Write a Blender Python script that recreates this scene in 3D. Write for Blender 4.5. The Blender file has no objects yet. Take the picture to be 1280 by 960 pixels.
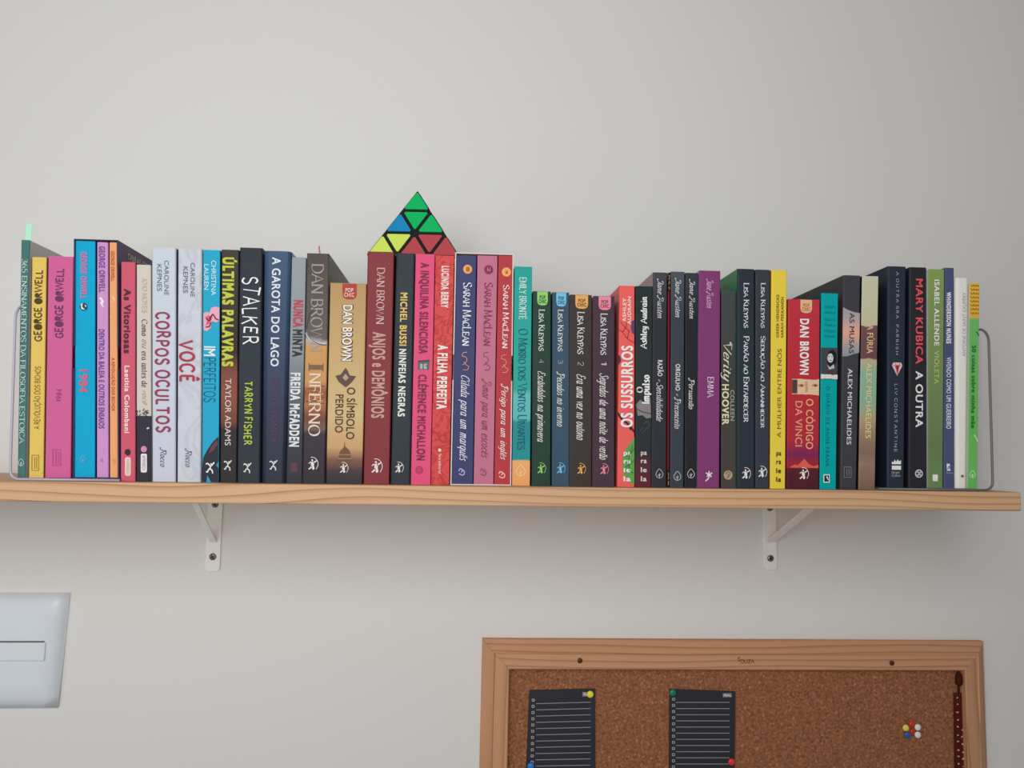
import bpy, bmesh, math, random, unicodedata
from mathutils import Vector, Matrix
random.seed(7)
SC = bpy.context.scene
COL = SC.collection

# ------------------------------------------------------------------ camera
F = 961.0                                   # focal length in pixels of a 1280-wide frame
VX, VY, SL = 581.0, 560.0, 0.0190548        # wall normal's vanishing point, slope of the level direction
yv = Vector((VX-640, VY-480, F)).normalized()
xv = Vector((1, SL, -(yv[0]+SL*yv[1])/yv[2])).normalized()
zv = xv.cross(yv)
if zv[1] > 0: zv = -zv
ZS = 1.50                                   # top of the shelf
CAM = Vector((0, -0.96, ZS+0.0372))
cd = bpy.data.cameras.new('camera'); cam = bpy.data.objects.new('camera', cd); COL.objects.link(cam)
cd.sensor_width = 36; cd.lens = F/1280*36; cd.clip_start = 0.01
R = Matrix(((xv[0], -xv[1], -xv[2]), (yv[0], -yv[1], -yv[2]), (zv[0], -zv[1], -zv[2])))
cam.matrix_world = Matrix.Translation(CAM) @ R.to_4x4()
SC.camera = cam

def at(px, py, Y):                          # the point of the vertical plane y = Y seen at a pixel of the photograph
    c = Vector((px-640, py-480, F))
    r = Vector((xv.dot(c), yv.dot(c), zv.dot(c)))
    return CAM + r*((Y-CAM.y)/r.y)

# ------------------------------------------------------------------ light
SC.view_settings.view_transform = 'Standard'; SC.view_settings.look = 'None'
SC.view_settings.gamma = 1; SC.view_settings.use_curve_mapping = False
SC.view_settings.exposure = 0.0
w = bpy.data.worlds.new('world'); SC.world = w; w.use_nodes = True
nt = w.node_tree; bg = nt.nodes['Background']
tc = nt.nodes.new('ShaderNodeTexCoord'); sx = nt.nodes.new('ShaderNodeSeparateXYZ')
mr = nt.nodes.new('ShaderNodeMapRange'); cr = nt.nodes.new('ShaderNodeValToRGB')
nt.links.new(tc.outputs['Generated'], sx.inputs[0]); nt.links.new(sx.outputs['Z'], mr.inputs['Value'])
mr.inputs['From Min'].default_value = -1; mr.inputs['From Max'].default_value = 1
nt.links.new(mr.outputs[0], cr.inputs[0]); nt.links.new(cr.outputs[0], bg.inputs['Color'])
cr.color_ramp.elements[0].position = 0.25; cr.color_ramp.elements[0].color = (1.15, 0.98, 0.89, 1)
cr.color_ramp.elements[1].position = 0.75; cr.color_ramp.elements[1].color = (0.92, 0.97, 0.95, 1)
bg.inputs['Strength'].default_value = 0.17
def area(name, loc, target, sx_, sy_, power, col):
    l = bpy.data.lights.new(name, 'AREA'); l.shape = 'RECTANGLE'; l.size = sx_; l.size_y = sy_
    l.energy = power; l.color = col
    o = bpy.data.objects.new(name, l); COL.objects.link(o); o.location = loc
    o.rotation_euler = (Vector(target)-Vector(loc)).to_track_quat('-Z', 'Y').to_euler()
area('window_light', (-0.24, -1.36, 1.86), (-0.2, 0, 1.85), 0.9, 0.9, 12.1, (1.0, 0.998, 0.988))
area('side_window_light', (-1.25, -1.15, 1.15), (-0.5, 0, 1.3), 0.8, 0.8, 2.4, (0.9, 0.97, 1.0))

# ------------------------------------------------------------------ materials
def lin(c):
    c = c/255
    return c/12.92 if c <= 0.04045 else ((c+0.055)/1.055)**2.4
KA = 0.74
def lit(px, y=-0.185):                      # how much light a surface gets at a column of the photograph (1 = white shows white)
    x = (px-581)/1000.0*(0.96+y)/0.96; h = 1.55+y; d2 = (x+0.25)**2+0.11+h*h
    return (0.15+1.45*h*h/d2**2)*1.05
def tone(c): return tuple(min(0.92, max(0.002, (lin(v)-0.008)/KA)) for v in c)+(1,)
_m = {}
def mat(c, rough=0.5, spec=0.12, metal=0):
    key = (tuple(c), rough, spec, metal, round(KA, 3))
    if key in _m: return _m[key]
    m = bpy.data.materials.new('paint'); m.use_nodes = True
    b = m.node_tree.nodes['Principled BSDF']
    b.inputs['Base Color'].default_value = tone(c); b.inputs['Roughness'].default_value = rough
    b.inputs['Specular IOR Level'].default_value = spec; b.inputs['Metallic'].default_value = metal
    _m[key] = m
    return m
def nodes(name, rough=0.5, spec=0.12):
    m = bpy.data.materials.new(name); m.use_nodes = True
    b = m.node_tree.nodes['Principled BSDF']; b.inputs['Roughness'].default_value = rough; b.inputs['Specular IOR Level'].default_value = spec
    return m, m.node_tree, b
def link(t, a, b): t.links.new(a, b)
def new(t, kind, **kw):
    n = t.nodes.new(kind)
    for k, v in kw.items(): setattr(n, k, v)
    return n
def ramp_stops(r, stops):
    e = r.color_ramp.elements
    while len(e) < len(stops): e.new(0.5)
    for i, (p, c) in enumerate(stops):
        e[i].position = p; e[i].color = c
def spine_mat(stops, h, noise=0.0, vein=None, rough=0.45, scale=60, warp=0.0):
    """printed spine: colour bands by height (stops: height fraction, rgb); vein = (rgb, amount, scale) printed marbling"""
    m, t, b = nodes('printed_spine', rough)
    tcn = new(t, 'ShaderNodeTexCoord'); sp = new(t, 'ShaderNodeSeparateXYZ'); link(t, tcn.outputs['Object'], sp.inputs[0])
    mp = new(t, 'ShaderNodeMapRange'); mp.inputs['From Max'].default_value = h
    last = sp.outputs['Z']
    if warp:
        nz = new(t, 'ShaderNodeTexNoise'); nz.inputs['Scale'].default_value = scale; link(t, tcn.outputs['Object'], nz.inputs['Vector'])
        ma = new(t, 'ShaderNodeMath', operation='MULTIPLY_ADD'); link(t, nz.outputs['Fac'], ma.inputs[0]); ma.inputs[1].default_value = warp; link(t, last, ma.inputs[2]); last = ma.outputs[0]
    link(t, last, mp.inputs['Value'])
    r = new(t, 'ShaderNodeValToRGB'); ramp_stops(r, [(p, tone(c)) for p, c in stops]); link(t, mp.outputs[0], r.inputs[0])
    out = r.outputs[0]
    if vein:
        c, amt, sc = vein
        nz = new(t, 'ShaderNodeTexNoise'); nz.inputs['Scale'].default_value = sc; nz.inputs['Detail'].default_value = 4; nz.inputs['Distortion'].default_value = 1.5
        link(t, tcn.outputs['Object'], nz.inputs['Vector'])
        r2 = new(t, 'ShaderNodeValToRGB'); ramp_stops(r2, [(0.44, (0, 0, 0, 1)), (0.5, (amt, amt, amt, 1)), (0.56, (0, 0, 0, 1))]); link(t, nz.outputs['Fac'], r2.inputs[0])
        mx = new(t, 'ShaderNodeMix', data_type='RGBA'); link(t, r2.outputs[0], mx.inputs[0]); link(t, out, mx.inputs[6]); mx.inputs[7].default_value = tone(c)
        out = mx.outputs[2]
    link(t, out, b.inputs['Base Color'])
    return m
def wood_mat(base, dark, axis='X', rough=0.55):
    m, t, b = nodes('pine', rough, 0.3)
    tcn = new(t, 'ShaderNodeTexCoord'); mp = new(t, 'ShaderNodeMapping'); link(t, tcn.outputs['Object'], mp.inputs[0])
    mp.inputs['Scale'].default_value = (2.2, 6, 14) if axis == 'X' else (14, 6, 2.2)
    nz = new(t, 'ShaderNodeTexNoise'); nz.inputs['Scale'].default_value = 1.0; nz.inputs['Detail'].default_value = 1.5
    link(t, mp.outputs[0], nz.inputs['Vector'])
    sp = new(t, 'ShaderNodeSeparateXYZ'); link(t, tcn.outputs['Object'], sp.inputs[0])
    m1 = new(t, 'ShaderNodeMath', operation='MULTIPLY'); link(t, sp.outputs['Z' if axis == 'X' else 'X'], m1.inputs[0]); m1.inputs[1].default_value = 120 if axis == 'X' else 60
    m0 = new(t, 'ShaderNodeMath', operation='MULTIPLY_ADD'); link(t, sp.outputs['Y'], m0.inputs[0]); m0.inputs[1].default_value = 60; link(t, m1.outputs[0], m0.inputs[2])
    mu = new(t, 'ShaderNodeMath', operation='MULTIPLY_ADD'); link(t, nz.outputs['Fac'], mu.inputs[0]); mu.inputs[1].default_value = 4.2; link(t, m0.outputs[0], mu.inputs[2])
    fr = new(t, 'ShaderNodeMath', operation='FRACT'); link(t, mu.outputs[0], fr.inputs[0])
    r = new(t, 'ShaderNodeValToRGB')
    mid = tuple(a*0.65+d*0.35 for a, d in zip(base, dark))
    ramp_stops(r, [(0.0, tone(base)), (0.5, tone(base)), (0.8, tone(mid)), (0.92, tone(dark)), (1.0, tone(base))]); link(t, fr.outputs[0], r.inputs[0])
    mp2 = new(t, 'ShaderNodeMapping'); link(t, tcn.outputs['Object'], mp2.inputs[0]); mp2.inputs['Scale'].default_value = (8, 300, 300) if axis == 'X' else (300, 300, 8)
    n2 = new(t, 'ShaderNodeTexNoise'); n2.inputs['Scale'].default_value = 3; link(t, mp2.outputs[0], n2.inputs['Vector'])
    mx = new(t, 'ShaderNodeMix', data_type='RGBA', blend_type='MULTIPLY'); mx.inputs[0].default_value = 0.22
    link(t, r.outputs[0], mx.inputs[6]); r3 = new(t, 'ShaderNodeValToRGB'); ramp_stops(r3, [(0.3, (0.75, 0.72, 0.7, 1)), (0.7, (1, 1, 1, 1))]); link(t, n2.outputs['Fac'], r3.inputs[0]); link(t, r3.outputs[0], mx.inputs[7])
    link(t, mx.outputs[2], b.inputs['Base Color'])
    return m
def wall_mat():
    m, t, b = nodes('painted_plaster', 0.7, 0.2)
    tcn = new(t, 'ShaderNodeTexCoord'); nz = new(t, 'ShaderNodeTexNoise'); nz.inputs['Scale'].default_value = 220; link(t, tcn.outputs['Object'], nz.inputs['Vector'])
    bp = new(t, 'ShaderNodeBump'); bp.inputs['Strength'].default_value = 0.06; bp.inputs['Distance'].default_value = 0.002
    link(t, nz.outputs['Fac'], bp.inputs['Height']); link(t, bp.outputs[0], b.inputs['Normal'])
    b.inputs['Base Color'].default_value = (0.80, 0.797, 0.785, 1)
    return m
def cork_mat():
    m, t, b = nodes('cork', 0.85, 0.1)
    tcn = new(t, 'ShaderNodeTexCoord')
    n1 = new(t, 'ShaderNodeTexVoronoi'); n1.inputs['Scale'].default_value = 420; link(t, tcn.outputs['Object'], n1.inputs['Vector'])
    n2 = new(t, 'ShaderNodeTexNoise'); n2.inputs['Scale'].default_value = 330; n2.inputs['Detail'].default_value = 5; link(t, tcn.outputs['Object'], n2.inputs['Vector'])
    r1 = new(t, 'ShaderNodeValToRGB'); ramp_stops(r1, [(0.25, tone((92, 60, 43))), (0.42, tone((119, 79, 58))), (0.6, tone((131, 89, 66))), (0.78, tone((172, 126, 98)))]); link(t, n2.outputs['Fac'], r1.inputs[0])
    mx = new(t, 'ShaderNodeMix', data_type='RGBA', blend_type='OVERLAY'); mx.inputs[0].default_value = 0.16
    sep = new(t, 'ShaderNodeSeparateColor'); link(t, n1.outputs['Color'], sep.inputs[0])
    link(t, r1.outputs[0], mx.inputs[6]); link(t, sep.outputs[0], mx.inputs[7]); link(t, mx.outputs[2], b.inputs['Base Color'])
    bp = new(t, 'ShaderNodeBump'); bp.inputs['Strength'].default_value = 0.4; bp.inputs['Distance'].default_value = 0.001; link(t, n2.outputs['Fac'], bp.inputs['Height']); link(t, bp.outputs[0], b.inputs['Normal'])
    return m
def acrylic_mat(tint=(225, 228, 232), clear=0.72, milk=0.0):
    m, t, b = nodes('clear_acrylic', 0.15, 0.4)
    b.inputs['Base Color'].default_value = tone(tint)
    tr = new(t, 'ShaderNodeBsdfTransparent'); mx = new(t, 'ShaderNodeMixShader'); mx.inputs[0].default_value = clear
    body = b.outputs[0]
    if milk:
        tl = new(t, 'ShaderNodeBsdfTranslucent'); tl.inputs[0].default_value = tone(tint); m2 = new(t, 'ShaderNodeMixShader'); m2.inputs[0].default_value = milk
        link(t, b.outputs[0], m2.inputs[1]); link(t, tl.outputs[0], m2.inputs[2]); body = m2.outputs[0]
    out = t.nodes['Material Output']; link(t, body, mx.inputs[1]); link(t, tr.outputs[0], mx.inputs[2]); link(t, mx.outputs[0], out.inputs['Surface'])
    return m

# ------------------------------------------------------------------ objects
def empty(name, loc, label=None, cat=None, group=None, rot=None):
    o = bpy.data.objects.new(name, None); COL.objects.link(o); o.location = loc; o.empty_display_size = 0.02
    if rot: o.rotation_euler = rot
    tag(o, label, cat, group)
    return o
def tag(o, label=None, cat=None, group=None, kind=None):
    for k, v in (('label', label), ('category', cat), ('group', group), ('kind', kind)):
        if v: o[k] = v
    return o
def mesh(name, verts, faces, mats, parent=None, mi=None, loc=None, bevel=0, seg=2, smooth=False):
    me = bpy.data.meshes.new(name); me.from_pydata([tuple(v) for v in verts], [], faces); me.update()
    for m in (mats if isinstance(mats, (list, tuple)) else [mats]): me.materials.append(m)
    if mi:
        for p, i in zip(me.polygons, mi): p.material_index = i
    bm = bmesh.new(); bm.from_mesh(me); bmesh.ops.recalc_face_normals(bm, faces=bm.faces)
    if bevel: bmesh.ops.bevel(bm, geom=list(bm.edges), offset=bevel, segments=seg, affect='EDGES', profile=0.5)
    bm.to_mesh(me); bm.free()
    if smooth:
        for p in me.polygons: p.use_smooth = True
    o = bpy.data.objects.new(name, me); COL.objects.link(o)
    if parent: o.parent = parent
    if loc is not None: o.location = loc
    return o
def boxvf(x0, x1, y0, y1, z0, z1):
    v = [(x, y, z) for z in (z0, z1) for y in (y0, y1) for x in (x0, x1)]
    return v, [(0, 2, 3, 1), (4, 5, 7, 6), (0, 1, 5, 4), (2, 6, 7, 3), (0, 4, 6, 2), (1, 3, 7, 5)]
def box(name, b, m, parent=None, bevel=0, seg=2, loc=None):
    v, f = boxvf(*b)
    return mesh(name, v, f, m, parent, bevel=bevel, seg=seg, loc=loc)
def prism(name, pts, ax, a0, a1, m, parent=None, bevel=0, loc=None):
    """polygon pts (two coordinates) extruded along axis ax between a0 and a1"""
    def p3(p, a): return (a, p[0], p[1]) if ax == 'x' else (p[0], a, p[1]) if ax == 'y' else (p[0], p[1], a)
    n = len(pts); v = [p3(p, a0) for p in pts]+[p3(p, a1) for p in pts]
    f = [tuple(range(n)), tuple(range(2*n-1, n-1, -1))]+[(i, (i+1) % n, (i+1) % n+n, i+n) for i in range(n)]
    return mesh(name, v, f, m, parent, bevel=bevel, loc=loc)
def lathe(name, prof, axis, m, parent=None, seg=20, loc=None):
    """profile (radius, along) turned about -y (axis 'y') or z"""
    v, f = [], []
    for r, a in prof:
        for k in range(seg):
            t = 2*math.pi*k/seg
            v.append((r*math.cos(t), a, r*math.sin(t)) if axis == 'y' else (r*math.cos(t), r*math.sin(t), a))
    for i in range(len(prof)-1):
        for k in range(seg):
            f.append((i*seg+k, i*seg+(k+1) % seg, (i+1)*seg+(k+1) % seg, (i+1)*seg+k))
    f.append(tuple(range(seg))); f.append(tuple(range((len(prof)-1)*seg, len(prof)*seg)))
    return mesh(name, v, f, m, parent, loc=loc, smooth=True)

# ------------------------------------------------------------------ lettering
_bf = {}
def sans_shape(s, bold=0.0, space=1.0):
    key = (s, bold, space)
    if key in _bf: return _bf[key]
    c = bpy.data.curves.new('lettering', 'FONT'); c.body = s; c.size = 1; c.space_character = space; c.resolution_u = 4
    o = bpy.data.objects.new('lettering', c); COL.objects.link(o)
    dg = bpy.context.evaluated_depsgraph_get(); me = bpy.data.meshes.new_from_object(o.evaluated_get(dg))
    v = [(p.co.x, p.co.y) for p in me.vertices]; f = [tuple(p.vertices) for p in me.polygons]
    bpy.data.objects.remove(o); bpy.data.curves.remove(c); bpy.data.meshes.remove(me)
    if bold:                                   # heavier weight: the outline stamped a few times around its place
        n = len(v); V, Fc = [], []
        for i, (dx, dy) in enumerate(((0, 0), (bold, bold*.8), (-bold, bold*.8), (bold, -bold*.8), (-bold, -bold*.8))):
            V += [(x+dx, y+dy, i*4e-5) for x, y in v]; Fc += [tuple(a+i*n for a in q) for q in f]
        v, f = V, Fc
    _bf[key] = (v, f)
    return v, f
_cap = [None]
def cap_height():
    if _cap[0] is None:
        v, f = sans_shape('H'); _cap[0] = max(p[1] for p in v)
    return _cap[0]
G = {}
for row in '''A|8.4|0.2,0 4.2,10 8.2,0;1.6,3.6 6.8,3.6
B|7.4|1,0 1,10;~1,10 4.4,9.9 5.9,7.7 4.3,5.4 1,5.3;~1,5.3 5,5.2 6.8,2.7 5,.1 1,0
C|8|~7.4,8 5.6,9.8 3,9.6 1,7.4 .6,4.6 1.6,1.4 4.2,0 6,.5 7.5,2
D|8.6|1,0 1,10;~1,10 4.5,9.9 7.2,8 8,5 7.2,2 4.5,.1 1,0
E|7|1,0 1,10;1,10 6,10;1,5.2 5,5.2;1,0 6.3,0
F|6.6|1,0 1,10;1,10 6.2,10;1,5.2 5,5.2
G|8.6|~7.4,8 5.6,9.8 3,9.6 1,7.4 .6,4.6 1.6,1.4 4.2,0 6,.5 7.5,1.8;7.5,1 7.5,4.6;5.2,4.6 7.5,4.6
H|8.6|1,0 1,10;7.5,0 7.5,10;1,5.2 7.5,5.2
I|2.6|1.3,0 1.3,10
J|4.4|~3.2,10 3.2,2.5 2.4,.3 .4,0
K|7.8|1,0 1,10;7,10 1,4.6;2.8,6.2 7.6,0
L|6.4|1,0 1,10;1,0 6,0
M|10|1,0 1.5,10;1.5,10 5,1 8.5,10;8.5,10 9,0
N|8.6|1,0 1,10;1,10 7.5,0;7.5,0 7.5,10
O|9|~4.5,10 1.7,8.6 .6,5 1.7,1.4 4.5,0 7.3,1.4 8.4,5 7.3,8.6 4.5,10
P|7.2|1,0 1,10;~1,10 4.8,9.9 6.5,7.5 4.8,5 1,4.8
Q|9|~4.5,10 1.7,8.6 .6,5 1.7,1.4 4.5,0 7.3,1.4 8.4,5 7.3,8.6 4.5,10;5,2.2 8.4,-1.6
R|7.8|1,0 1,10;~1,10 4.6,9.9 6.2,7.6 4.6,5.2 1,5;3.4,5 7.4,0
S|7|~6.2,8.4 4.6,9.9 2.4,9.7 1,8 1.6,6.2 4,5 6,3.6 6.3,1.8 5,.2 2.8,0 .8,1.5
T|8|4,0 4,10;.3,10 7.7,10
U|8.6|~1,10 1,3.5 1.9,.8 4.3,0 6.6,.8 7.5,3.5 7.5,10
V|8|0.2,10 4,0 7.8,10
W|12|0.2,10 3,0 6,9.6 9,0 11.8,10
X|8|.5,10 7.5,0;7.3,10 .7,0
Y|7.6|.2,10 3.8,5;7.4,10 3.8,5 3.8,0
Z|7.4|.8,10 6.6,10 .6,0 6.8,0
0|7|~3.5,10 1.3,8 .8,5 1.3,2 3.5,0 5.7,2 6.2,5 5.7,8 3.5,10
1|4|.6,8 2.2,10 2.2,0
2|6.6|~.8,7.8 2.2,9.8 4.6,9.6 5.8,7.6 5,5.4 .7,0;.7,0 6,0
3|6.6|~.8,8.8 3,10 5.3,8.6 5,6.4 2.6,5.4;~2.6,5.4 5.6,4.4 5.8,1.6 3.4,0 .6,1
4|7|4.8,0 4.8,10 .5,3 6.4,3
5|6.6|5.6,10 1.6,10 1.2,5.6;~1.2,5.6 3.4,6.2 5.8,4.6 5.6,1.4 3,0 .6,1
6|6.8|~5.6,9.8 2.6,8.4 .9,4.6 1.6,.9 3.6,0 5.8,1.2 5.8,4.6 3.6,5.8 1.2,4
8|6.8|~3.4,10 1.4,8.8 1.6,6.4 3.4,5.3 5.6,3.8 5.6,1.2 3.4,0 1.2,1.2 1.2,3.8 3.4,5.3 5.2,6.4 5.4,8.8 3.4,10
9|6.8|~5.6,6 3.2,4.2 1,5.4 1,8.8 3.2,10 5.2,9.1 5.9,5.4 4.2,1.6 1.2,.2
a|5.8|~4.3,5.6 2.8,6.6 1,5.2 .8,2 2,.1 3.5,.9 4.4,3.5;~4.5,6.5 4.3,1.6 4.9,.1 5.9,.9
b|5.4|~1,10 1,1.6 2.2,.1 4,1 4.5,4 3.2,6.4 1,4.6
c|4.8|~4,5.4 2.8,6.6 1.1,5.2 .8,2 2.2,0 4.4,1.2
d|5.8|~4.3,5.6 2.8,6.6 1,5.2 .8,2 2,.1 3.5,.9 4.4,3.5;~4.5,10 4.3,1.6 4.9,.1 5.9,.9
e|4.9|~.9,3.2 3,3.6 4,5 3,6.5 1.5,6 .8,3.5 1.3,.8 2.7,0 4.6,1.3
f|3.6|~4,9.4 2.8,10 1.8,8.6 1.6,0;.4,6.3 3.4,6.3
g|5.4|~4.3,5.6 2.8,6.6 1,5.2 .8,2 2,.2 3.6,1.2 4.4,4;~4.5,6.5 4.3,-1.4 3,-3.2 .8,-2.6
h|5.8|1,10 1,0;~1,4 2.6,6.4 4.2,6 4.4,3 4.5,.8 5.6,.6
i|2.8|~1.2,6.5 1.2,1.4 1.8,.1 2.9,.9;1.3,8.6 1.4,9.4
j|2.8|~1.4,6.5 1.4,-1.4 .2,-3;1.4,8.6 1.5,9.4
l|2.8|~1.2,10 1.2,1.4 1.8,.1 2.9,.9
m|8.2|1,6.5 1,0;~1,4.4 2.4,6.5 3.6,5.8 3.7,3 3.7,0;~3.7,4.4 5.1,6.5 6.3,5.8 6.5,2 7,.2 8.2,.9
n|5.8|1,6.5 1,0;~1,4.4 2.6,6.5 3.9,5.8 4.1,2 4.6,.2 5.8,.9
o|5.4|~2.7,6.6 1.1,5.2 .8,2.4 2.4,0 4.2,1.4 4.4,4.4 2.7,6.6
p|5.6|1,6.6 1,-3;~1,4.6 2.8,6.6 4.5,5.4 4.6,2 3,0 1,1.6
q|5.4|~4.3,5.6 2.8,6.6 1,5.2 .8,2 2,.2 3.6,1.2 4.4,4;4.5,6.5 4.4,-3
r|4|1,6.5 1,0;~1,4.2 2.2,6.3 3.7,6.1
s|4.4|~3.7,5.6 2.4,6.6 1.1,5.4 2.4,3.5 3.7,1.8 2.6,.1 .6,1
t|3.6|~1.6,9 1.5,1.6 2.3,.1 3.6,1;.4,6.4 3.3,6.4
u|5.8|~1,6.5 1,1.8 2,.1 3.6,1 4.4,3.6;~4.5,6.5 4.3,1.6 4.9,.1 5.9,.9
v|5|.6,6.5 2.6,0 4.6,6.5
y|5.4|~1,6.5 1.1,2 2.4,.4 3.8,1.6 4.4,4;~4.5,6.5 4.2,-1.4 2.8,-3.2 .8,-2.6
z|5|.8,6.4 4.2,6.4 .7,0 4.5,0
-|4|.6,4 3.4,4
.|2.2|.9,0 1.3,.5
,|2.2|1.3,.5 .7,-1.4'''.split('\n'):
    ch, wd, st = row.split('|'); ss = []
    for s in st.split(';'):
        cur = s.startswith('~'); ss.append((cur, [tuple(float(q) for q in p.split(',')) for p in s.lstrip('~').split()]))
    G[ch] = (float(wd), ss)
SCRIPT_CAPS = {'E': (7, [(True, [(6.2, 8.4), (4.4, 10), (2.2, 9), (2.2, 6.6), (4, 5.6), (1.6, 4.6), (.9, 2), (2.4, .2), (5, .4), (6.8, 2)])]),
    'C': (7.6, [(True, [(6.6, 7.6), (6.6, 9.4), (4.8, 10), (2.4, 8.4), (.9, 4.6), (1.8, 1), (4, 0), (6.8, 1.8)])]),
    'S': (6.6, [(True, [(6, 8), (5.4, 9.8), (3.2, 10), (1.8, 8), (3.4, 5.6), (5.2, 3.2), (4.2, .6), (2, -.2), (0, 1), (-.6, 2.4)])])}
ACC = {'\u0301': [(False, [(-.6, 1), (.9, 2.6)])], '\u0302': [(False, [(-1.5, 1), (0, 2.5), (1.5, 1)])], '\u0303': [(True, [(-1.8, 1.1), (-.8, 2.1), (.6, 1.2), (1.8, 2.2)])],
       '\u0308': [(False, [(-1.4, 1.4), (-1.3, 2.2)]), (False, [(1.3, 1.4), (1.4, 2.2)])]}
def catmull(p, n=5):
    if len(p) < 3: return p
    closed = p[0] == p[-1]; out = []
    for i in range(len(p)-1):
        p0 = p[i-1] if i > 0 else (p[-2] if closed else p[0]); p1, p2 = p[i], p[i+1]
        p3 = p[i+2] if i+2 < len(p) else (p[1] if closed else p[-1])
        for k in range(n):
            t = k/n
            out.append(tuple(0.5*(2*b+(c-a)*t+(2*a-5*b+4*c-d)*t*t+(3*b-a-3*c+d)*t**3) for a, b, c, d in zip(p0, p1, p2, p3)))
    out.append(p[-1])
    return out
_lay = [0]
def ribbon(pts, width, V, Fc):
    """pen stroke: a quad per segment with mitred joints; width may depend on the direction"""
    n = len(pts)
    if n < 2: return
    base = len(V); _lay[0] = (_lay[0]+1) % 8; z0 = _lay[0]*2.5e-5      # crossing strokes must not share a plane
    for i, p in enumerate(pts):
        a = pts[max(0, i-1)]; b = pts[min(n-1, i+1)]
        if i == 0 and pts[0] == pts[-1] and n > 3: a = pts[-2]
        if i == n-1 and pts[0] == pts[-1] and n > 3: b = pts[1]
        dx, dy = b[0]-a[0], b[1]-a[1]; L = math.hypot(dx, dy) or 1; dx /= L; dy /= L
        if 0 < i < n-1:                                   # keep sharp corners open
            e = math.hypot(p[0]-a[0], p[1]-a[1]) or 1; c = ((p[0]-a[0])*dx+(p[1]-a[1])*dy)/e; k = 1/max(0.55, c)
        else: k = 1
        wd = width(dx, dy)*k if callable(width) else width*k
        V.append((p[0]-dy*wd/2, p[1]+dx*wd/2, z0+i*2e-6)); V.append((p[0]+dy*wd/2, p[1]-dx*wd/2, z0+i*2e-6))
    for i in range(n-1): Fc.append((base+2*i, base+2*i+1, base+2*i+3, base+2*i+2))
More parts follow.
